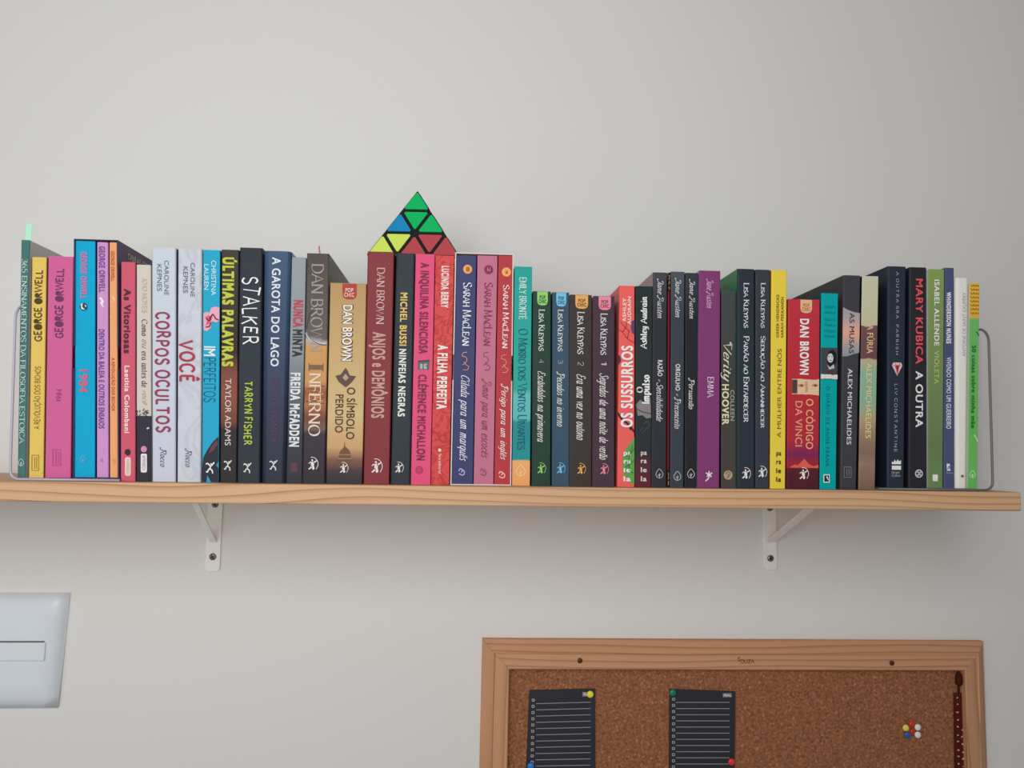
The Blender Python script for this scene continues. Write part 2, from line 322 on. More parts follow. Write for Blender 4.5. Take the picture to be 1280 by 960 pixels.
def pen_shape(s, style, sc=False, space=0.0):
    V, Fc = [], []; x = 0.0; rnd = random.Random(s)
    if style == 'serif': wf = lambda dx, dy: 0.35+1.15*abs(dy*math.cos(.35)-dx*math.sin(.35))
    elif style == 'boldserif': wf = lambda dx, dy: 0.5+1.7*abs(dy*math.cos(.3)-dx*math.sin(.3))
    elif style == 'script': wf = lambda dx, dy: 0.4+0.72*abs(dy)
    elif style == 'swash': wf = lambda dx, dy: 0.5+0.7*abs(dy)
    elif style == 'brush': wf = 2.0
    elif style == 'hand': wf = 1.15
    elif style == 'scrawl': wf = lambda dx, dy: 0.85+0.5*abs(dx)
    elif style == 'thin': wf = 0.75
    elif style == 'blob': wf = 1.7
    slant = {'script': .42, 'swash': .35}.get(style, 0.0)
    for ch in s:
        if ch == ' ': x += 4.0 if style not in ('script', 'swash') else 5.0; continue
        dec = unicodedata.normalize('NFD', ch); b = dec[0]; mk = dec[1:]
        k = 1.0
        if sc and b.islower(): b = b.upper(); k = 0.78
        if b not in G: b = b.upper() if b.upper() in G else '.'
        wd, st = SCRIPT_CAPS[b] if style in ('script', 'swash') and b in SCRIPT_CAPS else G[b]; upper = b.isupper() or b.isdigit(); strokes = [(c, list(p)) for c, p in st]
        top = 10 if upper else 6.6
        for a in mk:
            if a == '\u0327': strokes.append((True, [(wd/2, 0), (wd/2+.9, -1), (wd/2+.1, -2.2), (wd/2-.9, -1.9)]))
            elif a in ACC: strokes += [(c, [(wd/2+q[0], top+q[1]+(1.3 if style == 'brush' else 0)) for q in p]) for c, p in ACC[a]]
        if style in ('script', 'swash') and b in 'AJPRV':
            strokes = [(True if len(p) > 3 else c, p) for c, p in strokes]
            strokes.append((True, [(wd*.15, 8.6), (-.8, 8.2), (-1.2, 9.6), (.4, 10.8), (wd*.5, 10.2)]))
            if b in 'AJPR': strokes.append((True, [(wd*.15, .3), (-1.0, -.9), (-2.0, .2), (-1.1, 1.2)]))
        jit = (rnd.uniform(-.5, .5), rnd.uniform(.94, 1.07)) if style in ('brush', 'hand', 'blob', 'scrawl') else (0, 1)
        rot = rnd.uniform(-.16, .16) if style == 'scrawl' else 0.0; big = rnd.uniform(.86, 1.16) if style == 'scrawl' else 1.0
        def tr(p): return (x+(p[0]+slant*p[1]+rot*(p[1]-5))*k, ((p[1]*jit[1]-rot*(p[0]-wd/2)-5)*big+5+jit[0])*k)
        for cur, p in strokes:
            q = catmull(p) if cur else p
            ribbon([tr(a) for a in q], wf, V, Fc)
            if style in ('serif', 'boldserif') and (upper or not cur):
                for e, o in ((p[0], p[1]), (p[-1], p[-2])):
                    dx, dy = abs(e[0]-o[0]), abs(e[1]-o[1])
                    if dy > 2 and dx < dy*.62 and (abs(e[1]) < .1 or abs(e[1]-top) < .1):
                        if sum(1 for c2, p2 in strokes for e2 in (p2[0], p2[-1]) if e2 == e) > 1 and b in 'MNVWA' and e[1] > 1: continue
                        ribbon([tr((e[0]-1.25, e[1]+(.22 if e[1] < 1 else -.22))), tr((e[0]+1.25, e[1]+(.22 if e[1] < 1 else -.22)))], 0.5, V, Fc)
                    elif dx > 2 and dy < .1 and b in 'EFLTZ' and 1.2 < e[0] or (b == 'T' and dx > 2):
                        s_ = -1 if e[1] > 5 else 1
                        ribbon([tr((e[0], e[1]-.2*s_)), tr((e[0], e[1]+1.9*s_))], 0.5, V, Fc)
        if style == 'blob' and b in 'OR':                 # filled counters
            V0 = len(V); cx, cy = (4.5, 5) if b == 'O' else (3.2, 7.4); rx, ry = (3.4, 4.4) if b == 'O' else (2.4, 2.1)
            V += [tr((cx+rx*math.cos(t*math.pi/6), cy+ry*math.sin(t*math.pi/6))) for t in range(12)]; Fc.append(tuple(range(V0, V0+12)))
        x += (wd+space+{'serif': .6, 'boldserif': .7, 'brush': 2.2, 'hand': 1.0, 'scrawl': 1.6, 'script': .5, 'swash': .4, 'thin': .8, 'blob': .9}.get(style, 0))*k
    return V, Fc

# ------------------------------------------------------------------ books
YS = -0.185                                  # plane of the spines
PAGES = mat((226, 218, 200), 0.8, 0.1)
class Face:
    """a flat upright face known by its four corners; (px, py) of the photograph -> a point on it, in its thing's own space"""
    def pt(s, px, py, lift=0.0004):
        v = (py-s.yT)/(s.yB-s.yT); xl = s.q[0]+(s.q[2]-s.q[0])*v; xr = s.q[1]+(s.q[3]-s.q[1])*v
        return s.uv((px-xl)/(xr-xl), v, lift)
    def xu(s, u, py):
        v = (py-s.yT)/(s.yB-s.yT); xl = s.q[0]+(s.q[2]-s.q[0])*v; xr = s.q[1]+(s.q[3]-s.q[1])*v
        return xl+(xr-xl)*u
    def uv(s, u, v, lift=0.0004):
        l = s.TL+(s.BL-s.TL)*v; r = s.TR+(s.BR-s.TR)*v; p = l+(r-l)*u
        return (p.x, p.y-lift, p.z)
    def lay(s, name, V, Fc, color, lift=0.0004, label=None, parent=None):
        o = mesh(name, [s.pt(p[0], p[1], lift+(p[2] if len(p) > 2 else 0)) for p in V], Fc, color if not isinstance(color, tuple) else mat(color, 0.5, 0.2), parent or s.root)
        if label: o['label'] = label
        return o
    def text(s, name, body, y0, y1, u0, u1, color, font='sans', d='D', bold=0.0, space=1.0, sc=False, lift=0.0005, label=None):
        if font == 'sans': V, Fc = sans_shape(body, bold, space+bold*4.5); H = cap_height()
        else: V, Fc = pen_shape(body, font, sc, (space-1)*10); H = 10.0
        xs = [p[0] for p in V]; a, b = min(xs), max(xs)
        out = []
        for p in V:
            x, y = p[:2]; t = (x-a)/(b-a); h = y/H
            if d == 'D': py = y0+(y1-y0)*t; u = u0+(u1-u0)*h
            elif d == 'U': py = y1-(y1-y0)*t; u = u1-(u1-u0)*h
            else: py = y1-(y1-y0)*h; u = u0+(u1-u0)*t
            out.append(s.uv(u, (py-s.yT)/(s.yB-s.yT), lift+(p[2] if len(p) > 2 else 0)))
        return mesh(name, out, Fc, mat(color, 0.5, 0.2), s.root)
    def poly(s, name, pts, color, lift=0.0003): return s.lay(name, pts, [tuple(range(len(pts)))], color, lift)
    def disc(s, name, cx, cy, r, color, lift=0.0003, ry=None, n=20):
        return s.poly(name, [(cx+r*math.cos(2*math.pi*k/n), cy+(ry or r)*math.sin(2*math.pi*k/n)) for k in range(n)], color, lift)
    def pen(s, name, strokes, wd, color, lift=0.0006, polys=()):
        V, Fc = [], []
        for st in strokes: ribbon(catmull(st), wd, V, Fc)
        for p in polys:
            k = len(V); V += p; Fc.append(tuple(range(k, k+len(p))))
        return s.lay(name, V, Fc, color, lift)
    def band(s, name, y0, y1, color, u0=0.0, u1=1.0, lift=0.00025, wav=0):
        n = 8 if wav else 1; a, b = [], []; rn = random.Random(y0)
        for k in range(n+1):
            u = u0+(u1-u0)*k/n
            a.append((s.xu(u, y0), y0+rn.uniform(-wav, wav))); b.append((s.xu(u, y1), y1+rn.uniform(-wav, wav)))
        return s.poly(name, a+b[::-1], color, lift)
    # publishers' emblems, drawn at their pixel places
    def archer(s, cx, cy, w_, color):
        T = lambda L: [(cx+(x-.5)*w_, cy+(y-.5)*w_*1.25) for x, y in L]
        cir = [(.42+.09*math.cos(k*.7), .24+.08*math.sin(k*.7)) for k in range(9)]
        s.pen('publisher_emblem', [T([(.28, .02), (.62, .05), (.92, .28), (.98, .6), (.8, .92)])], w_*.055, color,
              polys=[T([(.28, .4), (.5, .32), (.62, .45), (.58, .66), (.66, .86), (.5, .98), (.36, .8), (.3, .62)]), T(cir),
                     T([(.36, .62), (.42, .78), (.14, .95), (.02, .9), (.2, .78)]), T([(.5, .38), (.9, .22), (.93, .28), (.56, .5)]), T([(.3, .4), (.08, .52), (.06, .46), (.26, .33)])])
    def runner(s, cx, cy, w_, color):
        T = lambda L: [(cx+(x-.5)*w_, cy+(y-.5)*w_*1.3) for x, y in L]
        cir = [(.62+.09*math.cos(k*.7), .16+.07*math.sin(k*.7)) for k in range(9)]
        s.pen('publisher_emblem', [T([(.02, .2), (.2, .12), (.42, .25), (.55, .35)]), T([(.98, .02), (.8, .18), (.62, .34)]), T([(.56, .3), (.5, .5), (.52, .62)]),
              T([(.5, .55), (.3, .66), (.2, .84), (.02, .8)]), T([(.52, .6), (.74, .72), (.78, .98)])], w_*.15, color, polys=[T(cir)])
    def leaf(s, cx, cy, w_, color, wd=0.7):
        T = lambda L: [(cx+x*w_, cy+y*w_) for x, y in L]
        s.pen('publisher_emblem', [T([(0, -.65), (-.35, -.3), (-.5, .1), (-.3, .45), (0, .55), (.3, .45), (.5, .1), (.35, -.3), (0, -.65)]), T([(0, .55), (0, -.1)]), T([(0, .25), (.2, .02)]), T([(0, .35), (-.2, .1)])], wd, color)
    def swirl(s, cx, cy, w_, color):
        T = lambda L: [(cx+x*w_, cy+y*w_) for x, y in L]
        s.pen('publisher_emblem', [T([(-.5, -.1), (-.3, -.5), (.1, -.4), (.05, 0), (-.1, .05)]), T([(.1, -.4), (.5, -.05), (.45, .45), (0, .55), (-.45, .3)])], w_*.2, color)
    def box_logo(s, x0, y0, x1, y1, color, fill=None):
        if fill: s.poly('publisher_panel', [(x0, y0), (x1, y0), (x1, y1), (x0, y1)], fill, 0.0003)
        s.pen('publisher_emblem', [[(x0, y0), (x1, y0)], [(x1, y0), (x1, y1)], [(x1, y1), (x0, y1)], [(x0, y1), (x0, y0)], [(x0+(x1-x0)*.4, y0+2), (x0+(x1-x0)*.4, y1-2)], [(x0+(x1-x0)*.7, y0+2), (x0+(x1-x0)*.7, y1-2)]], 0.7, color)
    def stack(s, ys, u0, u1, color, hh):
        for b, y in zip(('pa', 'ra', 'le', 'la'), ys): s.text('publisher_lettering', b, y, y+hh, u0, u1, color, d='H', bold=0.03)
    def badge(s, y0, y1, u0, u1, color, ink):
        x0, x1 = s.xu(u0, y0), s.xu(u1, y0); r = (y1-y0)*.3; w_ = x1-x0
        s.poly('series_badge', [(x0, y0+.4), (x1, y0+.4), (x1, y1-r), (x1-w_*.08, y1-r*.3), (x1-w_*.3, y1), (x0+w_*.3, y1), (x0+w_*.08, y1-r*.3), (x0, y1-r)], color)
        hh = (y1-y0); s.text('badge_lettering', 'POP', y0+hh*.3, y0+hh*.54, u0+(u1-u0)*.22, u0+(u1-u0)*.78, ink, d='H', bold=0.03, lift=0.0006)
        s.text('badge_lettering', 'CHIC', y0+hh*.6, y0+hh*.84, u0+(u1-u0)*.14, u0+(u1-u0)*.86, ink, d='H', bold=0.03, lift=0.0006)
GROUP = 'books standing in a row on the shelf'
class Book(Face):
    def __init__(s, q, color, label, grad=None, side=None, depth=0.145, dy=0.0, base=0.0, r=0.0012, vein=None, rough=0.42, warp=0, name='book', lside=None, pages=True):
        global KA
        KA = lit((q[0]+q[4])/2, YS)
        # q = xTL, xTR, yT, xBL, xBR, yB in pixels
        s.q = (q[0], q[1], q[3], q[4]); s.yT, s.yB = q[2], q[5]
        Y = YS+dy; zb = ZS+base+0.0002
        TL, TR, BL, BR = at(q[0], q[2], Y), at(q[1], q[2], Y), at(q[3], q[5], Y), at(q[4], q[5], Y)
        BL.z = BR.z = zb; TL.z = TR.z = (TL.z+TR.z)/2
        g = 0.0002
        for p in (TL, BL): p.x += g
        for p in (TR, BR): p.x -= g
        c = Vector(((BL.x+BR.x)/2, Y, zb)); s.h = h = TL.z-zb; s.c = c
        s.TL, s.TR, s.BL, s.BR = TL-c, TR-c, BL-c, BR-c
        s.root = empty(name, c, label, 'book', GROUP)
        if grad: sm = spine_mat(sorted([(1-(y-s.yT)/(s.yB-s.yT), cc) for y, cc in grad]), h, vein=vein, rough=rough, warp=warp)
        elif vein: sm = spine_mat([(0, color), (1, color)], h, vein=vein, rough=rough)
        else: sm = mat(color, rough)
        sidem = mat(side or color, rough); lsm = mat(lside or side or color, rough)
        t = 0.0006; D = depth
        def prof(xl, xr):
            rr = min(r, (xr-xl)*.45); arc = [(rr*(1-math.cos(a)), rr*(1-math.sin(a))) for a in (0, .4, .8, 1.2, math.pi/2)]
            out = [(xl, D)]+[(xl+a, b) for a, b in arc]+[(xr-a, b) for a, b in arc[::-1]]+[(xr, D)]
            return out+[(xr-t, D), (xr-t, t+rr), (xl+t, t+rr), (xl+t, D)]
        p0, p1 = prof(s.BL.x, s.BR.x), prof(s.TL.x, s.TR.x); n = len(p0)
        V = [(x, y, 0) for x, y in p0]+[(x, y, h) for x, y in p1]
        Fc = [(i, (i+1) % n, (i+1) % n+n, i+n) for i in range(n)]; mi = [2 if i == 0 else 1 if i >= 10 else 0 for i in range(n)]
        for k in (0, n):                      # rim of the cover: left flap, spine, right flap
            Fc += [(0+k, 1+k, n-2+k, n-1+k), (1+k, 2+k, 3+k, 4+k, 5+k, 6+k, 7+k, 8+k, 9+k, 10+k, n-3+k, n-2+k), (10+k, 11+k, n-4+k, n-3+k)]; mi += [2, 0, 1]
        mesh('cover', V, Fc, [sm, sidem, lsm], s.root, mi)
        if pages:
            e = 0.0009
            V = [(s.BL.x+e, t+r+.0004, .002), (s.BR.x-e, t+r+.0004, .002), (s.BR.x-e, D-.003, .002), (s.BL.x+e, D-.003, .002),
                 (s.TL.x+e, t+r+.0004, h-.003), (s.TR.x-e, t+r+.0004, h-.003), (s.TR.x-e, D-.003, h-.003), (s.TL.x+e, D-.003, h-.003)]
            mesh('page_block', V, [(0, 1, 2, 3), (4, 5, 6, 7), (0, 1, 5, 4), (1, 2, 6, 5), (2, 3, 7, 6), (3, 0, 4, 7)], PAGES, s.root)
def tube(name, pts, r, m, parent=None, seg=8):
    V, Fc = [], []; n = len(pts); P = [Vector(p) for p in pts]; up = None
    for i, p in enumerate(P):
        d = (P[min(n-1, i+1)]-P[max(0, i-1)]).normalized()
        a = Vector((0, 0, 1)) if abs(d.z) < .9 else Vector((0, 1, 0))
        if up is not None: a = up
        u = (a-d*a.dot(d)).normalized(); v = d.cross(u); up = u
        V += [tuple(p+(u*math.cos(2*math.pi*k/seg)+v*math.sin(2*math.pi*k/seg))*r) for k in range(seg)]
    for i in range(n-1): Fc += [(i*seg+k, i*seg+(k+1) % seg, (i+1)*seg+(k+1) % seg, (i+1)*seg+k) for k in range(seg)]
    Fc += [tuple(range(seg)), tuple(range((n-1)*seg, n*seg))]
    return mesh(name, V, Fc, m, parent, smooth=True)

# ------------------------------------------------------------------ the wall
tag(box('wall_back', (-3, 3, 0, 0.12, 0, 3.0), wall_mat()), kind='structure')

# ------------------------------------------------------------------ the shelf and its brackets
XR = at(1277, 628, -0.2).x; TH = 0.0192
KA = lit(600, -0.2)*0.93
shelf = box('wall_shelf', (-0.62, XR-0.0, -0.2, -0.0006, -TH, 0), wood_mat((200, 162, 126), (164, 120, 88)), loc=(0, 0, ZS), bevel=0.0016, seg=3)
tag(shelf, 'long pale pine shelf plank carrying the whole row of books', 'shelf')
KA = 0.74
WHITE = mat((219, 216, 213), 0.4, 0.4); STEEL = mat((120, 112, 106), 0.35, 0.5, 0.6); DARKM = mat((60, 54, 50), 0.5)
def screw(parent, p, n='y', r=0.0042):
    s_ = lathe('screw', [(r*.3, -0.0016), (r*.85, -0.0014), (r, -0.0006), (r, 0)] if n == 'y' else [(r, 0), (r, -.0006), (r*.85, -.0014), (r*.3, -.0016)], n, STEEL, parent, 16, loc=p)
    for a in (0.5, 0.5+math.pi/2):
        c, s = math.cos(a), math.sin(a); L, q = r*.6, r*.14
        pts = [(c*L-s*q, s*L+c*q), (-c*L-s*q, -s*L+c*q), (-c*L+s*q, -s*L-c*q), (c*L+s*q, s*L-c*q)]
        v = [(x, -0.00175, z) for x, z in pts] if n == 'y' else [(x, z, -0.00175) for x, z in pts]
        mesh('screw_slot', v, [(0, 1, 2, 3)], DARKM, s_)
def bracket(label, xc, zlow, zb0, run, w_=0.0172, zsc=(0, 0), qs=0.62):
    zt = ZS-TH-0.0003; zl = zlow-zt
    r = empty('shelf_bracket', (xc, -0.0004, zt), label, 'bracket', 'white shelf brackets screwed under the shelf')
    h = w_/2; th = 0.0022
    rp = [(-h, 0), (-h, zl+.003), (-h+.003, zl), (h-.003, zl), (h, zl+.003), (h, 0)]
    prism('wall_plate', rp, 'y', -th, 0, WHITE, r, bevel=0.0005)
    box('shelf_arm', (-h, h, -0.165, 0, -th, 0), WHITE, r, bevel=0.0005)
    q = h*qs; z0 = zb0-zt; L = math.hypot(run, -z0); dy, dz = -run/L, -z0/L; ny, nz = -dz*th/2, dy*th/2
    # pressed strut: a channel, wider at its feet
    V, Fc = [], []
    for k, (t, f) in enumerate(((0, 1.15), (.1, 1.0), (.9, 1.0), (1, 1.15))):
        y, z = -th+dy*L*t, z0+dz*L*t
        for x, s in ((-q*f, -1), (q*f, -1), (q*f, 1), (-q*f, 1)): V.append((x, y+ny*s, z+nz*s-(th if t == 1 else 0)))
    for k in range(3): Fc += [(4*k+a, 4*k+(a+1) % 4, 4*k+4+(a+1) % 4, 4*k+4+a) for a in range(4)]
    Fc += [(0, 1, 2, 3), (12, 13, 14, 15)]
    mesh('diagonal_strut', V, Fc, WHITE, r, bevel=0.0003, seg=1)
    for z in zsc: screw(r, (0.0, -th, z-zt))
    return r
bracket('white metal bracket under the left part of the shelf, above the light switch side', -0.2995, at(266, 714, 0).z, at(266, 677, 0).z, 0.082, qs=0.44, zsc=(at(267, 695.5, 0).z, at(272, 630, 0).z))
bracket('white metal bracket under the right part of the shelf, above the cork board', at(961.5, 660, 0).x, at(961, 712, 0).z, at(962, 677, 0).z, 0.125, zsc=(at(961, 697.5, 0).z, at(962, 634.5, 0).z))

# ------------------------------------------------------------------ clear bookends
def arc(cx, cy, r, a0, a1, n=6): return [(cx+r*math.cos(math.radians(a0+(a1-a0)*k/n)), cy+r*math.sin(math.radians(a0+(a1-a0)*k/n))) for k in range(n+1)]
BT = 0.0025; YF = YS-0.004
def bookend(label, sgn, xbot, xtop, ztop, xend, edge, tint, clear, milk=0.0):
    global KA
    KA = 0.62 if sgn > 0 else 0.8
    zt = ztop-ZS; r = empty('bookend', (xbot, YF, ZS+0.0001), label, 'bookend', 'clear bookends at the two ends of the row')
    am = acrylic_mat(tint, clear, milk); em = mat(edge, 0.3, 0.5)
    lean = (xtop-xbot)/zt; D = 0.12; rc = 0.016
    poly = [(D, 0.009), (0, 0.009)]+[(a, b) for a, b in arc(rc, zt-rc, rc, 180, 90)]+[(a, b) for a, b in arc(D-rc, zt-rc, rc, 90, 0)]
    V = [(lean*z-(BT if sgn > 0 else 0), y, z) for y, z in poly]+[(lean*z+(0 if sgn > 0 else BT), y, z) for y, z in poly]; n = len(poly)
    mesh('side_panel', V, [tuple(range(n)), tuple(range(n, 2*n))]+[(i, (i+1) % n, (i+1) % n+n, i+n) for i in range(n)], am, r)
    # bend and foot: a bent sheet
    rb = 0.0095; xe = (xend-xbot)
    if sgn > 0: out = arc(-rb, rb, rb, 0, -90); inn = arc(-rb, rb, rb-BT, 0, -90)
    else: out = arc(rb, rb, rb, 180, 270); inn = arc(rb, rb, rb-BT, 180, 270)
    prof = out+[(xe, 0), (xe, BT)]+inn[::-1]
    prism('foot', prof, 'y', 0, D, am, r)
    e = 0.0013
    path = [(lean*z+(-e if sgn > 0 else e), y, z) for y, z in [(rc*1.6, zt-.0004)]+arc(rc, zt-rc, rc, 90, 180)]+[(lean*.02+(-e if sgn > 0 else e), -.0002, .02)]
    mid = arc(-rb, rb, rb-e, 0, -90) if sgn > 0 else arc(rb, rb, rb-e, 180, 270)
    path += [(x, -.0002, z) for x, z in mid]+[(xe, -.0002, e)]
    o = tube('edge', path, 0.00125, em, r); o['label'] = 'grey polished edge'
bookend('clear acrylic bookend at the left end of the row of books', -1, at(13.5, 560, YF).x, at(18, 380, YF).x, at(18, 379, YF).z, at(150, 598, YF).x, (168, 168, 182), (250, 252, 255), 0.9, 0.85)
bookend('clear acrylic bookend with dark edge at the right end of the row', 1, at(1240.5, 560, YF).x, at(1237.5, 425, YF).x, at(1230, 411.5, YF+.012).z, at(1098, 611, YF).x, (92, 90, 90), (225, 226, 225), 0.86)

# ------------------------------------------------------------------ light switch
KA = 0.66
SW = mat((187, 194, 201), 0.3, 0.4)
p0 = at(88.5, 741, 0); p1 = at(74, 883, 0); sw_c = Vector((at(-8, 812, 0).x, -0.0003, (p0.z+p1.z)/2))
sw = empty('light_switch', sw_c, 'white wall light switch plate with a wide rocker below the shelf', 'light switch')
hw0, hw1, hh = p0.x-sw_c.x, p1.x-sw_c.x, (p0.z-p1.z)/2
V, Fc = [], []; N = 10
for i in range(N+1):
    for j in range(N+1):
        u, v = i/N*2-1, j/N*2-1; hw = hw1+(hw0-hw1)*(v+1)/2
        edge = min(1-abs(u), 1-abs(v)); b = min(1, edge/.18)
        V.append((u*hw, -(0.004+0.0045*math.sin(b*math.pi/2)+0.0015*(1-v*v)), v*hh))
Fc = [(i*(N+1)+j, (i+1)*(N+1)+j, (i+1)*(N+1)+j+1, i*(N+1)+j+1) for i in range(N) for j in range(N)]
k0 = len(V); V += [(-hw1, 0, -hh), (hw1, 0, -hh), (hw0, 0, hh), (-hw0, 0, hh)]
bl = [i*(N+1) for i in range(N+1)]; tl = [i*(N+1)+N for i in range(N+1)]
Fc += [tuple([k0]+bl+[k0+1]), tuple([k0+3]+tl+[k0+2]), tuple([k0]+list(range(0, N+1))+[k0+3]), tuple([k0+1]+[N*(N+1)+j for j in range(N+1)]+[k0+2])]
mesh('cover_plate', V, Fc, SW, sw, smooth=True)
a_, b_ = at(58, 802.5, -.01)-sw_c, at(57, 825.5, -.01)-sw_c
box('rocker', (-a_.x*1.0-.0+0.0, a_.x, -.0125, -.006, b_.z, a_.z), SW, sw, bevel=0.0008)
box('rocker_gap', (-a_.x+.002, a_.x-.002, -.0114, -.006, b_.z+.004, a_.z+.0011), mat((70, 72, 72), 0.6), sw)

# ------------------------------------------------------------------ cork board
YB = -0.0074
KA = 0.60
c0, c1 = at(603, 797.5, YB), at(1229.5, 803, YB); W = c1.x-c0.x; HB = 0.42; ang = math.atan2(c0.z-c1.z, W)*0.6
zc = (c0.z+c1.z)/2+0.0
board = empty('cork_board', (c0.x+W/2, -0.0004, zc), 'cork pinboard in a pine frame hanging below the shelf', 'pinboard', rot=(0, ang, 0))
WH, WV = wood_mat((168, 126, 97), (136, 97, 72)), wood_mat((168, 127, 96), (144, 105, 78), 'Z')
rw = 0.0325
prof = [(0, 0), (0, .0062), (.0010, .0074), (rw*.43, .0172), (rw*.47, .0164), (rw-.001, .0184), (rw, .0176), (rw, 0)]    # across the rail, height off the wall
def rail(k):
    V, Fc = [], []; n = len(prof)
    for end in (0, 1):
        for a, hgt in prof:
            if k == 0: x, z = (-W/2+a if end == 0 else W/2-a), -a
            elif k == 1: x, z = (-W/2+a if end == 0 else W/2-a), -HB+a
            elif k == 2: x, z = -W/2+a, (-a if end == 0 else -HB+a)
            else: x, z = W/2-a, (-a if end == 0 else -HB+a)
            e = 0.00015*(1 if end == 0 else -1)
            V.append((x+(e if k < 2 else 0), -hgt, z-(e if k >= 2 else 0)))
    Fc = [(i, (i+1) % n, (i+1) % n+n, i+n) for i in range(n)]+[tuple(range(n)), tuple(range(n, 2*n))]
    return mesh('frame_rail', V, Fc, WH if k < 2 else WV, board)
for k in range(4): rail(k)
YC = 0.0085
box('cork_panel', (-W/2+rw-.004, W/2-rw+.004, -YC, -.001, -HB+rw-.004, -rw+.004), cork_mat(), board)
def onb(px, py, y):                                   # a pixel -> board space, on the plane y off the wall
    return board_inv @ at(px, py, -0.0004-y)
board_inv = (Matrix.Translation(board.location) @ Matrix.Rotation(ang, 4, 'Y')).inverted()
for px, py in ((725, 826), (1115, 829)):
    p = onb(px, py, 0.0184); s_ = lathe('screw', [(.0008, -.0008), (.0026, -.0005), (.003, 0), (.003, .002)], 'y', mat((70, 44, 30), .5, .4), board, 14, loc=p)
    mesh('screw_slot', [(-.0016, -.0009, -.0003), (.0016, -.0009, .0003), (.0016, -.0009, .0008), (-.0016, -.0009, .0003)], [(0, 1, 2, 3)], mat((30, 20, 16)), s_)
V, Fc = pen_shape('SOUZA', 'hand'); xs = [p[0] for p in V]; mx_ = max(xs)
pl = [onb(922+21*x/mx_, 829-(4.6 if x > 8 else 5.2)*y/10+(0 if x > 8 else -2.8), .0186) for x, y, *_ in V]
mesh('maker_lettering', pl, Fc, mat((70, 46, 30), .6), board)['label'] = 'dark stamped lettering on the top rail'

def pinned(Y, label, name, cat, q, group=None):       # a sheet on the cork given by its pixel corners
    return None
NB = mat((46, 46, 52), 0.6, 0.25); LN = mat((124, 124, 124), 0.6, 0.2)
def notepad(label, tl, tr, bl, br, lines, boxes, logo, curl):
    Y = -(YC+0.0008)
    P = [at(*tl, Y), at(*tr, Y), at(*br, Y), at(*bl, Y)]; c = (P[0]+P[1])/2; c.y = Y
    r = empty('notepad', c, label, 'notepad', 'black notepads pinned to the cork')
    V, Fc = [], []; n = 6
    sq = [Vector((p.x-c.x, 0, p.z-c.z)) for p in P]
    sh = lambda u, v: (sq[0].lerp(sq[1], u)).lerp(sq[3].lerp(sq[2], u), v)
    for j in (0, 1):
        for i in range(n+1):
            for k in range(n+1):
                u, v = i/n, k/n; p = sh(u, v); V.append((p.x, -0.0022*(1-j)-curl*(u*(1-u))*4*.0-(0.0000 if j else 0), p.z))
    m_ = (n+1)*(n+1); id_ = lambda i, k: i*(n+1)+k
    for i in range(n):
        for k in range(n): Fc += [(id_(i, k), id_(i+1, k), id_(i+1, k+1), id_(i, k+1)), tuple(m_+a for a in (id_(i, k), id_(i+1, k), id_(i+1, k+1), id_(i, k+1)))]
    for i in range(n):
        Fc += [(id_(i, 0), id_(i+1, 0), m_+id_(i+1, 0), m_+id_(i, 0)), (id_(i, n), id_(i+1, n), m_+id_(i+1, n), m_+id_(i, n)), (id_(0, i), id_(0, i+1), m_+id_(0, i+1), m_+id_(0, i)), (id_(n, i), id_(n, i+1), m_+id_(n, i+1), m_+id_(n, i))]
    mesh('sheet', V, Fc, NB, r)
    V, Fc = [], []
    for a, b in lines: ribbon([a, b], 0.9, V, Fc)
    def lay(V): return [at(p[0], p[1], Y-0.0025-(p[2] if len(p) > 2 else 0))-c for p in V]
    mesh('ruled_lines', lay(V), Fc, LN, r)
    V, Fc = [], []
    for x, y in boxes:
        for a, b in (((-1.4, -1.3), (1.4, -1.3)), ((-1.4, 1.3), (1.4, 1.3)), ((-1.4, -1.3), (-1.4, 1.3)), ((1.4, -1.3), (1.4, 1.3))): ribbon([(x+a[0], y+a[1]), (x+b[0], y+b[1])], .8, V, Fc)
    mesh('check_boxes', lay(V), Fc, mat((150, 150, 150), .6), r)
    x0, y0, x1, y1 = logo
    mesh('maker_badge', lay([(x0, y0), (x1, y0), (x1, y1), (x0, y1)]), [(0, 1, 2, 3)], mat((118, 118, 116), .6), r)
    V, Fc = [], []; ribbon(catmull([(x0+1.5, y1-1.6), (x0+3, y0+1.4), (x0+4.5, y1-1.6), (x0+6.5, y0+2.2), (x1-1, y1-1.4)]), .8, V, Fc)
    mesh('maker_mark', [Vector(p)+Vector((0, -.0003, 0)) for p in lay(V)], Fc, mat((190, 190, 188), .6), r)
    return r
notepad('black lined notepad page held by a yellow pin and a blue pin', (661.5, 862.5), (743.5, 860.5), (655, 1015), (744, 1015), [((670.3-.12*k*.8, 879.6+7.8*k), (738.5-.05*k, 877.7+7.87*k)) for k in range(17)], [(666.6-.15*k, 875.2+7.75*k) for k in range(17)], (728, 865, 734, 870.5), .002)
notepad('black lined notepad page held by a green pin and a red pin', (836.5, 861), (918.5, 864), (835.5, 1018), (917, 1018), [((845, 878+7.7*k), (912, 878+7.7*k)) for k in range(18)], [(842-.02*k, 874+7.7*k) for k in range(18)], (903.5, 866.5, 914.5, 871.5), .002)
